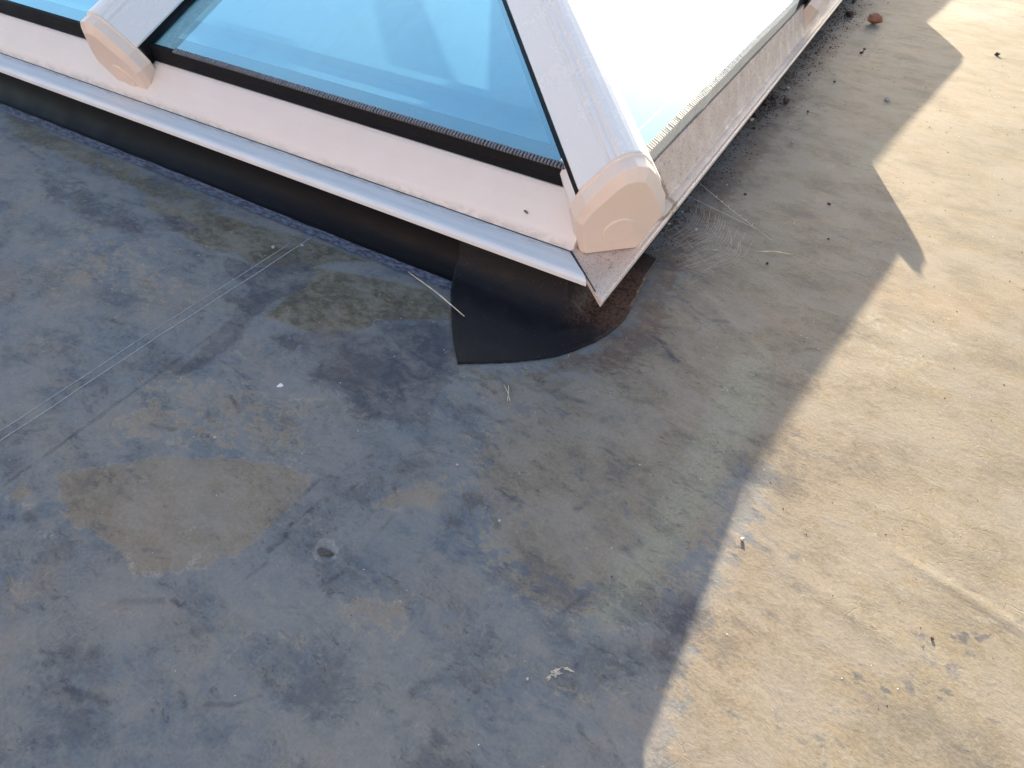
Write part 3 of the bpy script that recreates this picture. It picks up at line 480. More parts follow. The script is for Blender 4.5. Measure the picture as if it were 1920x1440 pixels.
def patch_z(x, y):
    ex = x - XU; ey = YU - y
    if ex <= 0: e = ey
    elif ey <= 0: e = ex
    else: e = math.hypot(ex, ey) * .86
    z = cove(max(e, 0)) + .0026
    d = math.hypot(x + .44, y - 1.085); z += .006 * math.exp(-(d / .018) ** 2)          # pinched fold
    t = (x + .44) * .75 + (y - 1.08) * .66; s_ = -(x + .44) * .66 + (y - 1.08) * .75
    z += .004 * math.exp(-(s_ / .010) ** 2) * math.exp(-((t - .02) / .06) ** 2)
    z += .0016 * noise.noise(Vector((x * 16, y * 16, 2)))
    return z + float(ground_z(np.array(x), np.array(y)))
po = fl_obj('corner_patch', [(v.x, v.y, patch_z(v.x, v.y)) for v in V2], [tuple(f) for f in F2], PATCH)
po['label'] = 'darker rounded corner patch with brown dirt at its fold'
for p in po.data.polygons:
    if p.normal.z < 0: p.flip()
sm = po.modifiers.new('thickness', 'SOLIDIFY'); sm.thickness = .0035; sm.offset = -1

# ------------------------------------------------------------------ unseen brick wall added behind the camera: warm bounce, closes off low southern sky
def m_brick():
    b = NB('added_house_brick'); bt = b.n('ShaderNodeTexBrick'); b.put(bt.inputs[0], b.mp((1, 1, 1), (math.pi / 2, 0, 0)))
    for k, v in (('Color1', (.32, .17, .11, 1)), ('Color2', (.40, .23, .15, 1)), ('Mortar', (.42, .38, .33, 1)), ('Scale', 1.), ('Mortar Size', .010), ('Brick Width', .225), ('Row Height', .075)): bt.inputs[k].default_value = v
    return b.done(bt.outputs[0], .85, b.bump(bt.outputs[1], .006, -.5))
BRK = m_brick()
hs = empty('added_house', (0, -8.0, 0)); tag(hs, 'unseen red brick wall added behind the camera for warm bounce light', 'added_house')
def hbox(name, a, c, mat, parent=hs):
    v = [(x, y, z) for z in (a[2], c[2]) for (x, y) in ((a[0], a[1]), (c[0], a[1]), (c[0], c[1]), (a[0], c[1]))]
    return mesh(name, v, [(0, 1, 2, 3), (4, 5, 6, 7), (0, 1, 5, 4), (1, 2, 6, 5), (2, 3, 7, 6), (3, 0, 4, 7)], mat, parent)
xw_ = [-9, -5.2, -3.8, 1.6, 3.0, 9]
for i in range(5):
    if i in (1, 3):
        hbox('wall', (xw_[i], -.3, -.1), (xw_[i + 1], 0, .75), BRK); hbox('wall', (xw_[i], -.3, 1.95), (xw_[i + 1], 0, 2.5), BRK)
        w_ = hbox('window', (xw_[i], -.16, .75), (xw_[i + 1], -.12, 1.95), DARKG)
        for (a, c) in (((xw_[i], -.118, .75), (xw_[i] + .07, -.07, 1.95)), ((xw_[i + 1] - .07, -.118, .75), (xw_[i + 1], -.07, 1.95)), ((xw_[i] + .07, -.118, .75), (xw_[i + 1] - .07, -.07, .82)), ((xw_[i] + .07, -.118, 1.88), (xw_[i + 1] - .07, -.07, 1.95)), ((xw_[i] + .66, -.118, .82), (xw_[i] + .74, -.07, 1.88))):
            hbox('frame', a, c, PVC, w_)
    else: hbox('wall', (xw_[i], -.3, -.1), (xw_[i + 1], 0, 2.5), BRK)
hbox('fascia_board', (-9.1, -.5, 2.5 + .002), (9.1, .25, 2.5 + .2), PVC)

# ------------------------------------------------------------------ roof lantern
lan = empty('roof_lantern', (XG, YG, 0))
tag(lan, 'white framed pyramid roof lantern with blue tinted glass standing on the flat roof', 'roof lantern')
LO = Vector((XG, YG, 0))
def par(o):
    o.parent = lan; o.location = o.location - LO; return o

# kerb body hidden behind the skirt
def ring(name, x0, y0, x1, y1, z0, z1, th, mat):
    for (a, c, e, f) in ((x0, y0, x1, y0 + th), (x0, y1 - th, x1, y1), (x0, y0 + th, x0 + th, y1 - th), (x1 - th, y0 + th, x1, y1 - th)):
        v = [(p, q_, z) for z in (z0, z1) for (p, q_) in ((a, c), (e, c), (e, f), (a, f))]
        par(mesh(name, v, [(0, 1, 2, 3), (4, 5, 6, 7), (0, 1, 5, 4), (1, 2, 6, 5), (2, 3, 7, 6), (3, 0, 4, 7)], mat))
ring('kerb', XW - .05, YU + .003, XU - .003, YN + .05, -.35, .118, .10, WALLP)

# south trim strip: lip, flat and groove, mitred at the corner
a = TX; GRY = TY + .154
prof = [(0, -.002), (.030, 0.), (.052, .001), (.070, .0035), (.082, .003), (.090, -.001), (.0925, -.006), (.0925, -.018), (.089, -.018), (.088, -.008), (.0, -.008)]
par(prism('trim_strip', (TX - .154 + .000, GRY - .003, TZ), (XW - .2, GRY - .003, TZ), prof, (0, -1, 0), (0, 0, 1), TRIM, cut0=-1.0, bevel=.0015, n=1))
# south fascia with a shallow bow at its foot
prof = [(-.000, -.004), (.004, .006), (.016, .030), (.042, .075), (.066, .112), (.0735, .1195), (.16, .1195), (.16, -.004)]
par(prism('fascia', (TX - .150, GRY, TZ), (XW + .06, GRY, TZ), prof, (0, 1, 0), (0, 0, 1), FASC, cut0=-.2, bevel=.002))
# east sill board: flat flange with a raised bead, then the sloped face
NYE = YN + .2
prof = [(.003, -.012), (.0045, .001), (.003, .0035), (-.001, .0045), (-.006, .003), (-.010, 0.), (-.034, .0005), (-.040, .003), (-.052, .030), (-.082, .119), (-.17, .119), (-.17, -.014), (-.004, -.014)]
par(prism('sill', (TX, TY + .275, TZ), (TX, NYE, TZ), prof, (1, 0, 0), (0, 0, 1), SILL, bevel=.0008))
# its mitred end: the flat triangle that runs out to the tip
b_ = [(-.001, .0045), (-.006, .003), (-.010, 0.), (-.154, -.0005), (-.154, -.012), (.003, -.012), (.0045, .001), (.003, .0035)]
vs = []
for (u, v) in b_: vs.append((TX + u, TY - u, TZ + v))
for (u, v) in b_: vs.append((TX + u, TY + .2745, TZ + v))
k = len(b_); fs = [(i, (i + 1) % k, k + (i + 1) % k, k + i) for i in range(k)] + [tuple(range(k)), tuple(range(k, 2 * k))]
o = par(mesh('sill_end', vs, fs, SILL, bevel=.0006)); o['label'] = 'pointed white sill end under the corner cap'
# mitre gap line
GAP = simple('dark_joint', (.05, .05, .055), .7)
par(prism('joint', (TX - .151, TY + .152, TZ - .004), (TX - .026, TY + .030, TZ - .004), [(-.0016, 0), (.0016, 0), (.0016, .0052), (-.0016, .0052)], (.7071, .7071, 0), (0, 0, 1), GAP))
par(prism('joint', (TX - .15, GRY - .0015, TZ - .006), (XW, GRY - .0015, TZ - .006), [(-.0022, 0), (.0018, 0), (.0018, .0045), (-.0022, .0045)], (0, 1, 0), (0, 0, 1), GAP))
# other two sides
prof = [(.0, -.014), (.0, .001), (-.04, .003), (-.082, .119), (-.17, .119), (-.17, -.014)]
par(prism('sill', (XW - .0887, TY, TZ), (XW - .0887, NYE, TZ), prof, (-1, 0, 0), (0, 0, 1), SILL))
par(prism('sill', (XW - .0, YN + .0887, TZ), (TX - .0, YN + .0887, TZ), prof, (0, 1, 0), (0, 0, 1), SILL))

# gaskets (glass edge faces)
def edge_face(name, P0, P1, U, mat, c0=0., c1=0.):
    pr = [(.004, -.055), (.000, -.052), (-.004, -.030), (.000, -.006), (.003, -.001), (.012, .0), (.05, .021), (.09, .0), (.09, -.055)]
    return par(prism(name, P0, P1, pr, U, (0, 0, 1), mat, cut0=c0, cut1=c1, n=1, bevel=.0012))
edge_face('gasket', (XG - .055, YG, ZG), (RAF_A[0] + .10, YG, ZG), (0, 1, 0), GASK)
edge_face('gasket', (RAF_A[0] - .10, YG, ZG), (RAF_A[1] + .10, YG, ZG), (0, 1, 0), GASK)
edge_face('gasket', (RAF_A[1] - .10, YG, ZG), (XW + .05, YG, ZG), (0, 1, 0), GASK)
bys = [YG + .05] + RAF_B + [YN - .05]
for i in range(4):
    a0 = bys[i] + (.10 if i else 0); a1 = bys[i + 1] - (.10 if i < 3 else 0)
    edge_face('gasket', (XG, a0, ZG), (XG, a1, ZG), (-1, 0, 0), GASK); edge_face('gasket', (XW, a0, ZG), (XW, a1, ZG), (1, 0, 0), GASK)
edge_face('gasket', (XW + .05, YN, ZG), (XG - .05, YN, ZG), (0, -1, 0), GASK)

# ribbed strips on the front edge of the glass
def ribs(name, P0, D, U, L, mat, pitch, wd, kink=None, down=.004):
    P0, D, U = map(Vector, (P0, D, U)); vs, fs = [], []; n = int(L / pitch); r = random.Random(3)
    Z = Vector((0, 0, 1)); Tn = (U * .92 + Z * .39)           # along the slope
    Nn = (Z * .92 - U * .39)
    for i in range(n):
        s0 = i * pitch + r.uniform(-.0006, .0006); s1 = s0 + pitch * r.uniform(.48, .62)
        off = .004 * max(0, 1 - abs(s0 - kink) / .06) if kink else 0
        off += .0008 * math.sin(s0 * 9)
        b = len(vs); h = .0035 + r.uniform(-.0005, .0008)
        for s in (s0, s1):
            for k_, (u, v) in enumerate(((-.0065, -down), (-.0065, h), (wd, h + off * .5), (wd + .001, -.002))):
                vs.append(P0 + D * s + (U * (u - off) + Z * v if k_ == 0 else Tn * (u - off) + Nn * v))
        fs += [(b, b + 1, b + 5, b + 4), (b + 1, b + 2, b + 6, b + 5), (b + 2, b + 3, b + 7, b + 6), (b, b + 1, b + 2, b + 3), (b + 4, b + 5, b + 6, b + 7)]
    # backing
    b = len(vs); m = 60
    for i in range(m + 1):
        s = L * i / m
        for k_, (u, v) in enumerate(((-.0048, -down - .002), (-.0045, .0008), (wd, .0008), (wd + .001, -.004))): vs.append(P0 + D * s + (U * u + Z * v if k_ == 0 else Tn * u + Nn * v))
    nf = len(fs)
    for i in range(m):
        for j in range(3): fs.append((b + i * 4 + j, b + i * 4 + j + 1, b + i * 4 + 5 + j, b + i * 4 + 4 + j))
    o = par(mesh(name, vs, fs, [mat, DARKG])); o['kind'] = 'stuff'
    for p in o.data.polygons:
        if p.index >= nf: p.material_index = 1
    return o
ribs('ribbed_strip', (XG - .07, YG, ZG), (-1, 0, 0), (0, 1, 0), 1.50, RIBD, .0098, .010)
ribs('ribbed_strip', (XG, YG + .055, ZG), (0, 1, 0), (-1, 0, 0), 1.94, RIBL, .0125, .012, kink=.62, down=.043)

# glass panes
def pane(pts, name='glass_pane'):
    """pts: (plan x, plan y, height above eaves)"""
    n = len(pts); P = [Vector((x, y, ZG + h)) for x, y, h in pts]
    N = (P[1] - P[0]).cross(P[2] - P[0]).normalized(); N = N if N.z > 0 else -N
    vs = P + [p - N * .006 for p in P]
    fs = [tuple(range(n)), tuple(range(n, 2 * n))] + [(i, (i + 1) % n, n + (i + 1) % n, n + i) for i in range(n)]
    return par(mesh(name, vs, fs, GLASS))
s1 = XG - RAF_A[0]; s2 = RAF_A[1] - XW
eo = .006
pane([(XG, YG + eo, PT * eo), (RAF_A[0], YG + eo, PT * eo), (RAF_A[0], YG + s1, PT * s1)])
pane([(RAF_A[0], YG + eo, PT * eo), (RAF_A[1], YG + eo, PT * eo), (RAF_A[1], YG + s2, PT * s2), (XG - HALF, YG + HALF, PT * HALF), (RAF_A[0], YG + s1, PT * s1)])
pane([(RAF_A[1], YG + eo, PT * eo), (XW, YG + eo, PT * eo), (RAF_A[1], YG + s2, PT * s2)])
pane([(XG, YN, 0), (XW, YN, 0), (XG - HALF, YN - HALF, PT * HALF)])
for (xe, sg) in ((XG, -1), (XW, 1)):
    f = lambda s, y: (xe + sg * s, y, PT * s)
    sA = RAF_B[0] - YG; sC = YN - RAF_B[2]
    pane([f(eo, YG), f(eo, RAF_B[0]), f(sA, RAF_B[0])])
    pane([f(eo, RAF_B[0]), f(eo, RAF_B[1]), f(HALF, RAF_B[1]), f(HALF, YG + HALF), f(sA, RAF_B[0])])
    pane([f(eo, RAF_B[1]), f(eo, RAF_B[2]), f(sC, RAF_B[2]), f(HALF, YN - HALF), f(HALF, RAF_B[1])])
    pane([f(eo, RAF_B[2]), f(eo, YN), f(sC, RAF_B[2])])

# bars and end caps: frame = origin at the cap's foot, D up the slope, U across, V normal
def frame(O, D):
    O = Vector(O); D = Vector(D).normalized(); U = D.cross(Vector((0, 0, 1))).normalized(); V = U.cross(D).normalized()
    return O, D, U, V
BARP = [(.104, .158), (.106, .166), (.053, .232), (.047, .235), (.045, .245), (.037, .249), (.031, .249), (.028, .258), (.020, .263), (.008, .265)]
BARP = BARP + [(-u, v) for u, v in BARP[::-1]]
LOWP = [(u, .145 + (v - .145) * .72) for u, v in BARP]
def bar(name, O, D, s0, s1, label=None, low=False):
    O, D, U, V = frame(O, D)
    o = par(prism(name, O + D * s0, O + D * s1, LOWP if low else BARP, U, V, BARM, bevel=.0025))
    if label: o['label'] = label
    for sg in (-1, 1):
        pr = [(sg * .078, .090), (sg * .099, .090), (sg * .1025, .12), (sg * .100, .1575), (sg * .078, .1575)]
        g_ = prism('bar_seal', O + D * (s0 + .01), O + D * s1, pr, U, V, GASK, bevel=.001); par(g_)
FI = [(.067, .0), (.102, .108), (.082, .150), (.040, .209), (.022, .227), (.0, .231)]
FO = [(.078, -.010), (.118, .112), (.101, .161), (.056, .229), (.031, .253), (.0, .260)]
def full(h): return h[:-1] + [h[-1]] + [(-u, v) for u, v in h[:-1][::-1]]
FI, FO = full(FI), full(FO)
def cap(O, D, label=None):
    O, D, U, V = frame(O, D); n = len(FI); vs, fs = [], []
    for prof_, w, g_ in ((FI, 0., 0), (FO, .017, 0), (FO, .050, .0), ([(u * 1.022, v * 1.014) for u, v in FO], .053, 0), ([(u * 1.022, v * 1.014) for u, v in FO], .060, 0)):
        for (u, v) in prof_: vs.append(O + U * u + V * v + D * w)
    for r in range(4):
        for i in range(n): fs.append((r * n + i, r * n + (i + 1) % n, (r + 1) * n + (i + 1) % n, (r + 1) * n + i))
    fs += [tuple(range(n)), tuple(range(4 * n, 5 * n))]
    c = par(mesh('end_cap', vs, fs, CAPM, bevel=.0016, seg=2))
    if label: c['label'] = label
    # round raised boss, low on the face
    vs, fs = [], []; m = 40; rings = [(.0430, -.0012), (.0425, .0012), (.0405, .0030), (.037, .0036), (.0, .0036)]
    for (r_, w) in rings[:-1]:
        for k in range(m):
            a_ = 2 * math.pi * k / m; vs.append(O + U * (r_ * math.cos(a_)) + V * (.073 + r_ * math.sin(a_)) - D * w)
    for r_ in range(3):
        for k in range(m): fs.append((r_ * m + k, r_ * m + (k + 1) % m, (r_ + 1) * m + (k + 1) % m, (r_ + 1) * m + k))
    fs.append(tuple(range(3 * m, 4 * m)))
    bo = mesh('boss', vs, fs, CAPM, None, False); bo.parent = c; bo.location = (0, 0, 0)
    return c
TOPH = PT * HALF
HO = (-.430, 1.2858, .133)
hipL = (HALF) * math.sqrt(2 + PT * PT)
bar('hip_bar', HO, (-1, 1, PT), .059, hipL + .05, 'white hip bar running up from the corner cap')
cap(HO, (-1, 1, PT), 'white corner cap, tinted with warm bounce light, on the nearest corner of the lantern')
def cap_post(O, D):
    O, D, U, V = frame(O, D); pr = [(u * .93, v * .96) for u, v in FO if v < .17]; pr[0] = (.074, .004)
    par(prism('cap_post', O + D * .058, O + D * .20, pr[:3] + [(-u, v) for u, v in pr[:3][::-1]], U, V, PVC))
cap_post(HO, (-1, 1, PT))
def rafter(O, D, s0, s1, lab=None, lc=None, low=False): bar('rafter_bar', O, D, s0, s1, lab, low); cap(O, D, lc)
rl = math.sqrt(1 + PT * PT)
rafter((RAF_A[0], YG - .037, .133), (0, 1, PT), .059, (s1 - .02) * rl, 'white rafter bar left of the large blue pane', 'white cap, tinted with warm bounce light, at the foot of the rafter left of the large pane')
rafter((RAF_A[1], YG - .037, .133), (0, 1, PT), .059, (s2 - .02) * rl)
for y in RAF_B:
    L_ = min(HALF, y - YG, YN - y)
    rafter((XG + .037, y, .133), (-1, 0, PT), .059, (L_ - .02) * rl, low=(y < 4)); rafter((XW - .037, y, .133), (1, 0, PT), .059, (L_ - .02) * rl, low=True)
for (ox, oy, dx, dy) in ((XW - .031, YG - .0128, 1, 1), (XG + .031, YN + .0128, -1, -1), (XW - .031, YN + .0128, 1, -1)):
    bar('hip_bar', (ox, oy, .133), (dx, dy, PT), .059, hipL + .05); cap((ox, oy, .133), (dx, dy, PT))
bar('ridge_bar', (XG - HALF, YG + HALF - .1, ZG + TOPH - .15), (0, 1, 0), 0, LY - 2 * HALF + .2)

# inside: stepped inner frame, reveal and an added bounce panel below
def box(name, a, c, mat):
    v = [(x, y, z) for z in (a[2], c[2]) for (x, y) in ((a[0], a[1]), (c[0], a[1]), (c[0], c[1]), (a[0], c[1]))]
    return par(mesh(name, v, [(0, 1, 2, 3), (4, 5, 6, 7), (0, 1, 5, 4), (1, 2, 6, 5), (2, 3, 7, 6), (3, 0, 4, 7)], mat, bevel=.003))
ix0, ix1, iy0, iy1 = XW + .14, XG - .14, YG + .09, YN - .14
stepsA = [(.092, .16, .262), (.16, .225, .246), (.225, .30, .225), (.30, .415, .205), (.415, .475, .235)]
for (e0, e1, z) in stepsA:
    box('inner_frame', (ix0, YG + e0, -.02), (XG - e1, YG + e1, z), WALLP)
    box('inner_frame', (XG - e1, YG + e0, -.02), (XG - e0, iy1, z + .0012), WALLP)
    box('inner_frame', (XW + e0, YG + e1, -.02), (XW + e1, iy1, z - .0012), WALLP)
xa, xb, ya, yb = XW + .475, XG - .475, YG + .475, YN - .2
def wall(name, pts, mat): return par(mesh(name, pts, [tuple(range(len(pts)))], mat))
zr = -.22
wall('reveal', [(xa, ya, .2), (xb, ya, .2), (xb, ya, zr), (xa, ya, zr)], WALLP); wall('reveal', [(xa, yb, .2), (xb, yb, .2), (xb, yb, zr), (xa, yb, zr)], WALLP)
wall('reveal', [(xa, ya, .2), (xa, yb, .2), (xa, yb, zr), (xa, ya, zr)], WALLP); wall('reveal', [(xb, ya, .2), (xb, yb, .2), (xb, yb, zr), (xb, ya, zr)], WALLP)
wall('bounce_panel', [(xa, ya, zr), (xb, ya, zr), (xb, yb, zr), (xa, yb, zr)], WALLP)  # added white floor, put in to brighten the view through the glass

# ------------------------------------------------------------------ small things lying about
DK = simple('dark_earth', (.065, .04, .03), .9, .4, 200); LT = simple('pale_stone', (.42, .37, .33), .8, .25, 200)
BR = simple('red_brick_piece', (.34, .15, .09), .85, .25, 160); WH = simple('white_chip', (.75, .73, .72), .6, .1, 100)
def rock_mesh(seed, sub=2, flat=.6):
    bm = bmesh.new(); bmesh.ops.create_icosphere(bm, subdivisions=sub, radius=.5)
    r = random.Random(seed); off = Vector((r.uniform(0, 99), r.uniform(0, 99), r.uniform(0, 99)))
    for v in bm.verts:
        k = 1 + .75 * noise.noise(v.co * 2.2 + off) + .3 * noise.noise(v.co * 6 + off)
        v.co *= k; v.co.z *= flat
    zmin = min(v.co.z for v in bm.verts)
    for v in bm.verts: v.co.z -= zmin + .06
    me_ = bpy.data.meshes.new('stone'); bm.to_mesh(me_); bm.free(); return me_
def gz(x, y): return float(ground_z(np.array(float(x)), np.array(float(y))))
rocks = {k: [] for k in 'dwg'}
def stone(name, x, y, size, mat, seed, label, cat, group=None, flat=.6, rot=None):
    me_ = rock_mesh(seed, 2, flat); o = link(name, me_, mat); o.location = (x, y, gz(x, y)); o.scale = (size,) * 3
    o.rotation_euler = (0, 0, seed * 1.7 if rot is None else rot); tag(o, label, cat, group); return o
# brick chip: angular
bk = link('brick_chip', rock_mesh(44, 1, .9), BR); bk.location = (-.17, 4.50, gz(-.17, 4.5)); bk.scale = (.085, .065, .06); bk.rotation_euler = (0, 0, .5)
tag(bk, 'orange red brick chip on the shaded roof beyond the east sill', 'brick chip')
PEB = [(-0.316, 4.568, 0.0289, 'largest dark soil clod, left of the brick chip', 'd'), (-0.344, 4.906, 0.0177, 'dark soil clod beyond the brick chip, by the sill edge', 'd'), (0.051, 3.258, 0.018, 'flat white pebble in the middle of the shaded strip', 'w'), (-0.207, 2.557, 0.0097, 'pale pebble on open shaded roof right of the soil heap', 'w'), (-0.354, 3.137, 0.0117, 'tan pebble just beyond the soil heap by the sill', 'w'), (-0.323, 2.956, 0.0193, 'round dark soil clod standing apart right of the soil heap', 'd'), (-0.38, 2.974, 0.0167, 'dark soil clod at the far end of the soil heap', 'd'), (-0.392, 2.889, 0.0192, 'dark soil clod in the middle of the soil heap', 'd'), (-0.395, 2.733, 0.0181, 'dark soil clod at the near end of the soil heap', 'd'), (-0.398, 2.685, 0.0128, 'pale pebble at the near foot of the soil heap', 'w'), (-0.319, 1.732, 0.0071, 'pale pebble beneath the cobweb', 'w'), (-0.323, 2.077, 0.0061, 'pale pebble just beyond the long cobweb thread', 'w'), (-0.392, 1.813, 0.0056, 'pale pebble tucked under the sill beside the cobweb', 'w'), (-0.39, 1.741, 0.0108, 'dark soil clod beside the corner cap under the sill', 'd'), (-0.402, 1.715, 0.0072, 'pale pebble touching the dark clod beside the corner cap', 'w'), (-0.145, 3.878, 0.0141, 'dark clod near the bluish scuff, nearer of the two', 'd'), (-0.142, 3.95, 0.0106, 'dark clod near the bluish scuff, farther of the two', 'd'), (-0.251, 2.045, 0.0081, 'small dark clod right of the cobweb thread', 'd'), (0.006, 2.144, 0.0083, 'dark clod in the middle of the near shaded area', 'd'), (-0.083, 1.671, 0.0069, 'small dark clod beside the short straw', 'd'), (0.046, 1.915, 0.0057, 'small dark clod near the first shadow point', 'd'), (0.468, 4.3, 0.0156, 'dark clod on the sunlit roof beyond the far shadow point', 'd'), (-1.325, 0.956, 0.0084, 'pale pebble left of the double seam near the flashing', 'w'), (-1.262, 1.008, 0.0067, 'pale pebble on the seam at the flashing edge', 'w'), (0.105, 0.733, 0.0055, 'pale pebble right on the long shadow edge', 'w'), (0.429, 0.716, 0.004, 'dark speck of soil beside the wrinkle on sunlit roof', 'd'), (-0.302, 0.529, 0.0045, 'pale pebble in the shade right of the screw head, nearer the shadow edge', 'w'), (-0.442, 0.594, 0.0044, 'pale pebble in the shade between twig and screw head', 'w'), (-0.118, 0.311, 0.004, 'pale pebble beside the peeling flake', 'w'), (-0.909, 0.389, 0.005, 'pale pebble on the large tan stain', 'w'), (-0.345, 3.73, 0.0102, 'small dark clod by the sill opposite the dry leaf', 'd'), (-0.368, 2.607, 0.0102, 'small dark clod nearer than the soil heap, by the sill', 'd'), (-0.219, 2.911, 0.0082, 'small dark clod out on the roof, level with the soil heap', 'd'), (-0.188, 3.345, 0.0092, 'small dark clod between soil heap and brick chip', 'd')]
for i, (x, y, s, lab, m_) in enumerate(PEB):
    nm = {'d': 'soil_clod', 'w': 'pebble'}[m_]; ct = {'d': 'soil clod', 'w': 'pebble'}[m_]
    s_ = s * (1.5 if m_ == 'd' and s > .015 else 1.25)
    stone(nm, x, y, s_, DK if m_ == 'd' else LT, 20 + i, lab, ct, {'d': 'soil clods scattered by the sill', 'w': 'small pebbles on the roof'}[m_], .65)

# loose soil grains: too many to count
vs, fs = [], []; r = random.Random(11)
def grain(x, y, s):
    b = len(vs); z = gz(x, y); a_ = r.uniform(0, 6.28)
    for k in range(4): vs.append((x + s * math.cos(a_ + k * 1.57) * r.uniform(.6, 1.1), y + s * math.sin(a_ + k * 1.57) * r.uniform(.6, 1.1), z - .0002))
    vs.append((x, y, z + s * r.uniform(.5, .9)))
    for k in range(4): fs.append((b + k, b + (k + 1) % 4, b + 4))
for i in range(2600):
    y = 1.5 + 3.6 * r.random() ** 1.1; x = -.435 + abs(r.gauss(0, .028 + .012 * y)); grain(x, y, r.choice((.0012, .0016, .0022, .003, .0045)) * (.6 + .2 * y))
for cx, cy, n_ in ((-.39, 2.85, 260), (-.38, 2.95, 160), (-.40, 1.75, 120), (-.33, 4.6, 160), (-.37, 4.0, 80)):
    for i in range(n_): grain(cx + r.gauss(0, .028), cy + r.gauss(0, .09), r.uniform(.0015, .006))
tag(mesh('soil_crumbs', vs, fs, DK), 'loose dark soil crumbs under the dripping edge of the east sill', 'soil', kind='stuff')
vs, fs = [], []
for i in range(900):
    x = r.uniform(-1.6, .7); y = r.uniform(-.2, 4.5); grain(x, y, r.choice((.0007, .0009, .0012, .0016)) * (1 + .35 * y))
tag(mesh('grit', vs, fs, DK), 'fine dark grit scattered over the whole roof', 'grit', kind='stuff')
vs, fs = [], []
for i in range(700):
    x = r.uniform(-1.6, .7); y = r.uniform(-.2, 4.0); grain(x, y, r.choice((.0006, .0008, .001, .0014)) * (1 + .3 * y))
tag(mesh('pale_grit', vs, fs, WH), 'fine pale grit scattered over the whole roof', 'grit', kind='stuff')

STRAW = simple('dry_straw', (.52, .47, .34), .6, .2, 60)
def blade(name, pts, rad, label, cat='straw', mat=None):
    P = []; m = 14
    for i in range(m + 1):
        t = i / m * (len(pts) - 1); k = min(int(t), len(pts) - 2); f = t - k
        p = Vector(pts[k]).lerp(Vector(pts[k + 1]), f); P.append(p + Vector((0, 0, .002 * math.sin(math.pi * i / m))))
    o = tube(name, P, [rad * (1 - .5 * abs(2 * i / m - 1) ** 2) for i in range(m + 1)], mat or STRAW); tag(o, label, cat); return o
blade('straw', [(-.925, 1.066, .006), (-.80, 1.025, .012), (-.684, .985, .011)], .0021, 'long dry straw lying over the left edge of the black corner patch')
blade('straw', [(-.126, 1.715, .003), (-.08, 1.74, .004), (-.029, 1.759, .003)], .0013, 'short pale straw on the shaded roof below the cobweb')
blade('straw', [(-.243, 1.645, .003), (-.226, 1.652, .004)], .0022, 'tiny curled pale straw just right of the corner sill tip')
tw = empty('twig', (-.455, .812, .002)); tag(tw, 'small forked pale twig on the roof below the corner patch', 'twig')
for (p0, p1) in (((-.478, .838), (-.441, .803)), ((-.468, .842), (-.446, .800))):
    v, f = tube_data([(p0[0] + .455, p0[1] - .812, .001), ((p0[0] + p1[0]) / 2 + .457, (p0[1] + p1[1]) / 2 - .812, .004), (p1[0] + .455, p1[1] - .812, .001)], .0010, 5)
    mesh('stalk', v, f, STRAW, tw, True)
stone('chip', -.908, .570, .011, WH, 71, 'small bright white chip on bluish roof below the seam', 'chip', None, .3)
vs, fs = [], []; rr = random.Random(4)
def flake(cx, cy, L, Wd, ang):
    b0 = len(vs); n = 26; ca, sa = math.cos(ang), math.sin(ang)
    for i in range(n):
        a_ = 2 * math.pi * i / n; k = .62 + .38 * noise.noise(Vector((math.cos(a_) * 2.3 + cx * 50, math.sin(a_) * 2.3, cy * 40))) * 2 + rr.uniform(-.1, .1)
        u, w_ = L * k * math.cos(a_), Wd * k * math.sin(a_); x = cx + u * ca - w_ * sa; y = cy + u * sa + w_ * ca
        vs.append((x, y, gz(x, y) + rr.uniform(.0002, .0022)))
    vs.append((cx, cy, gz(cx, cy) + .0014))
    for i in range(n): fs.append((b0 + i, b0 + (i + 1) % n, b0 + n))
flake(-.084, .343, .017, .008, .9); flake(-.072, .357, .012, .004, .2); flake(-.090, .330, .007, .004, 1.3)
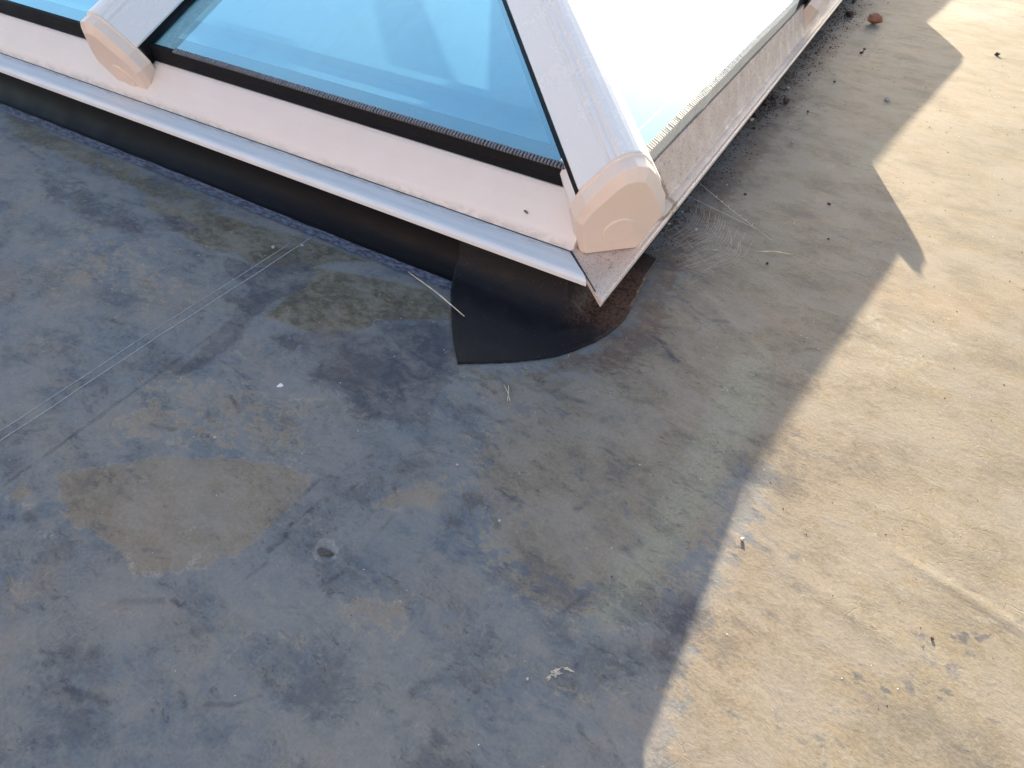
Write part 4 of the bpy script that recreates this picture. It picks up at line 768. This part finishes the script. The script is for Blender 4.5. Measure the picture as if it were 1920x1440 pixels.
tag(mesh('flake', vs, fs, simple('peeled_flake', (.42, .37, .30), .8, .25, 160)), 'ragged pale peeling flakes on the roof near the bottom of the shade', 'flake')
# seed husk on the south fascia
hk = link('seed_husk', rock_mesh(33, 2, .5), simple('husk', (.16, .11, .08), .8, .4, 200)); hk.scale = (.017, .006, .008)
hk.location = (-.668, GRY + .0265, TZ + .049); hk.rotation_euler = (.9, 0, -.5); tag(hk, 'tiny brown seed husk stuck on the white fascia left of the corner cap', 'seed')
# cobweb
WEB = simple('cobweb_silk', (.75, .73, .70), .4, .1, 90)
wv_, wf_ = [], []
def strand(pts, rad):
    v, f = tube_data(pts, rad, 4); b = len(wv_); wv_.extend(v); wf_.extend([tuple(q_ + b for q_ in g_) for g_ in f])
A0 = Vector((-.366, 1.80, .118)); 
strand([A0, A0.lerp(Vector((-.10, 1.80, .004)), .5) + Vector((0, 0, -.004)), Vector((-.10, 1.80, .004))], .00042)
strand([Vector((-.366, 1.70, .118)), Vector((-.16, 1.83, .010))], .0003)
for i in range(26):
    t = .10 + i / 30.; p = Vector((-.372, 1.78, .10)).lerp(Vector((-.13, 1.77, .006)), t); q_ = Vector((-.372, 1.52, .09)).lerp(Vector((-.22, 1.45, .004)), t)
    mid = p.lerp(q_, .5) + Vector((.02, 0, -.012 * (1 - t)))
    q_ = q_ + Vector((r.uniform(-.03, .03), r.uniform(-.03, .06), 0)); p = p + (q_ - p) * r.uniform(0, .25)
    strand([p, p.lerp(mid, .5) + Vector((.010, .004, 0)), mid + Vector((.008, 0, 0)), q_], .00012)
for t in (.35, .75): strand([Vector((-.372, 1.78, .10)).lerp(Vector((-.372, 1.52, .09)), t), Vector((-.13, 1.77, .006)).lerp(Vector((-.22, 1.45, .004)), t)], .00014)
for i in range(7):
    p = A0.lerp(Vector((-.10, 1.80, .004)), .25 + i * .08)
    strand([p + Vector((-.0015, 0, 0)), p + Vector((.0015, 0, .0005))], .0009)
tag(mesh('cobweb', wv_, wf_, WEB, None, True), 'fine dusty cobweb stretched from the east sill down to the roof', 'cobweb')
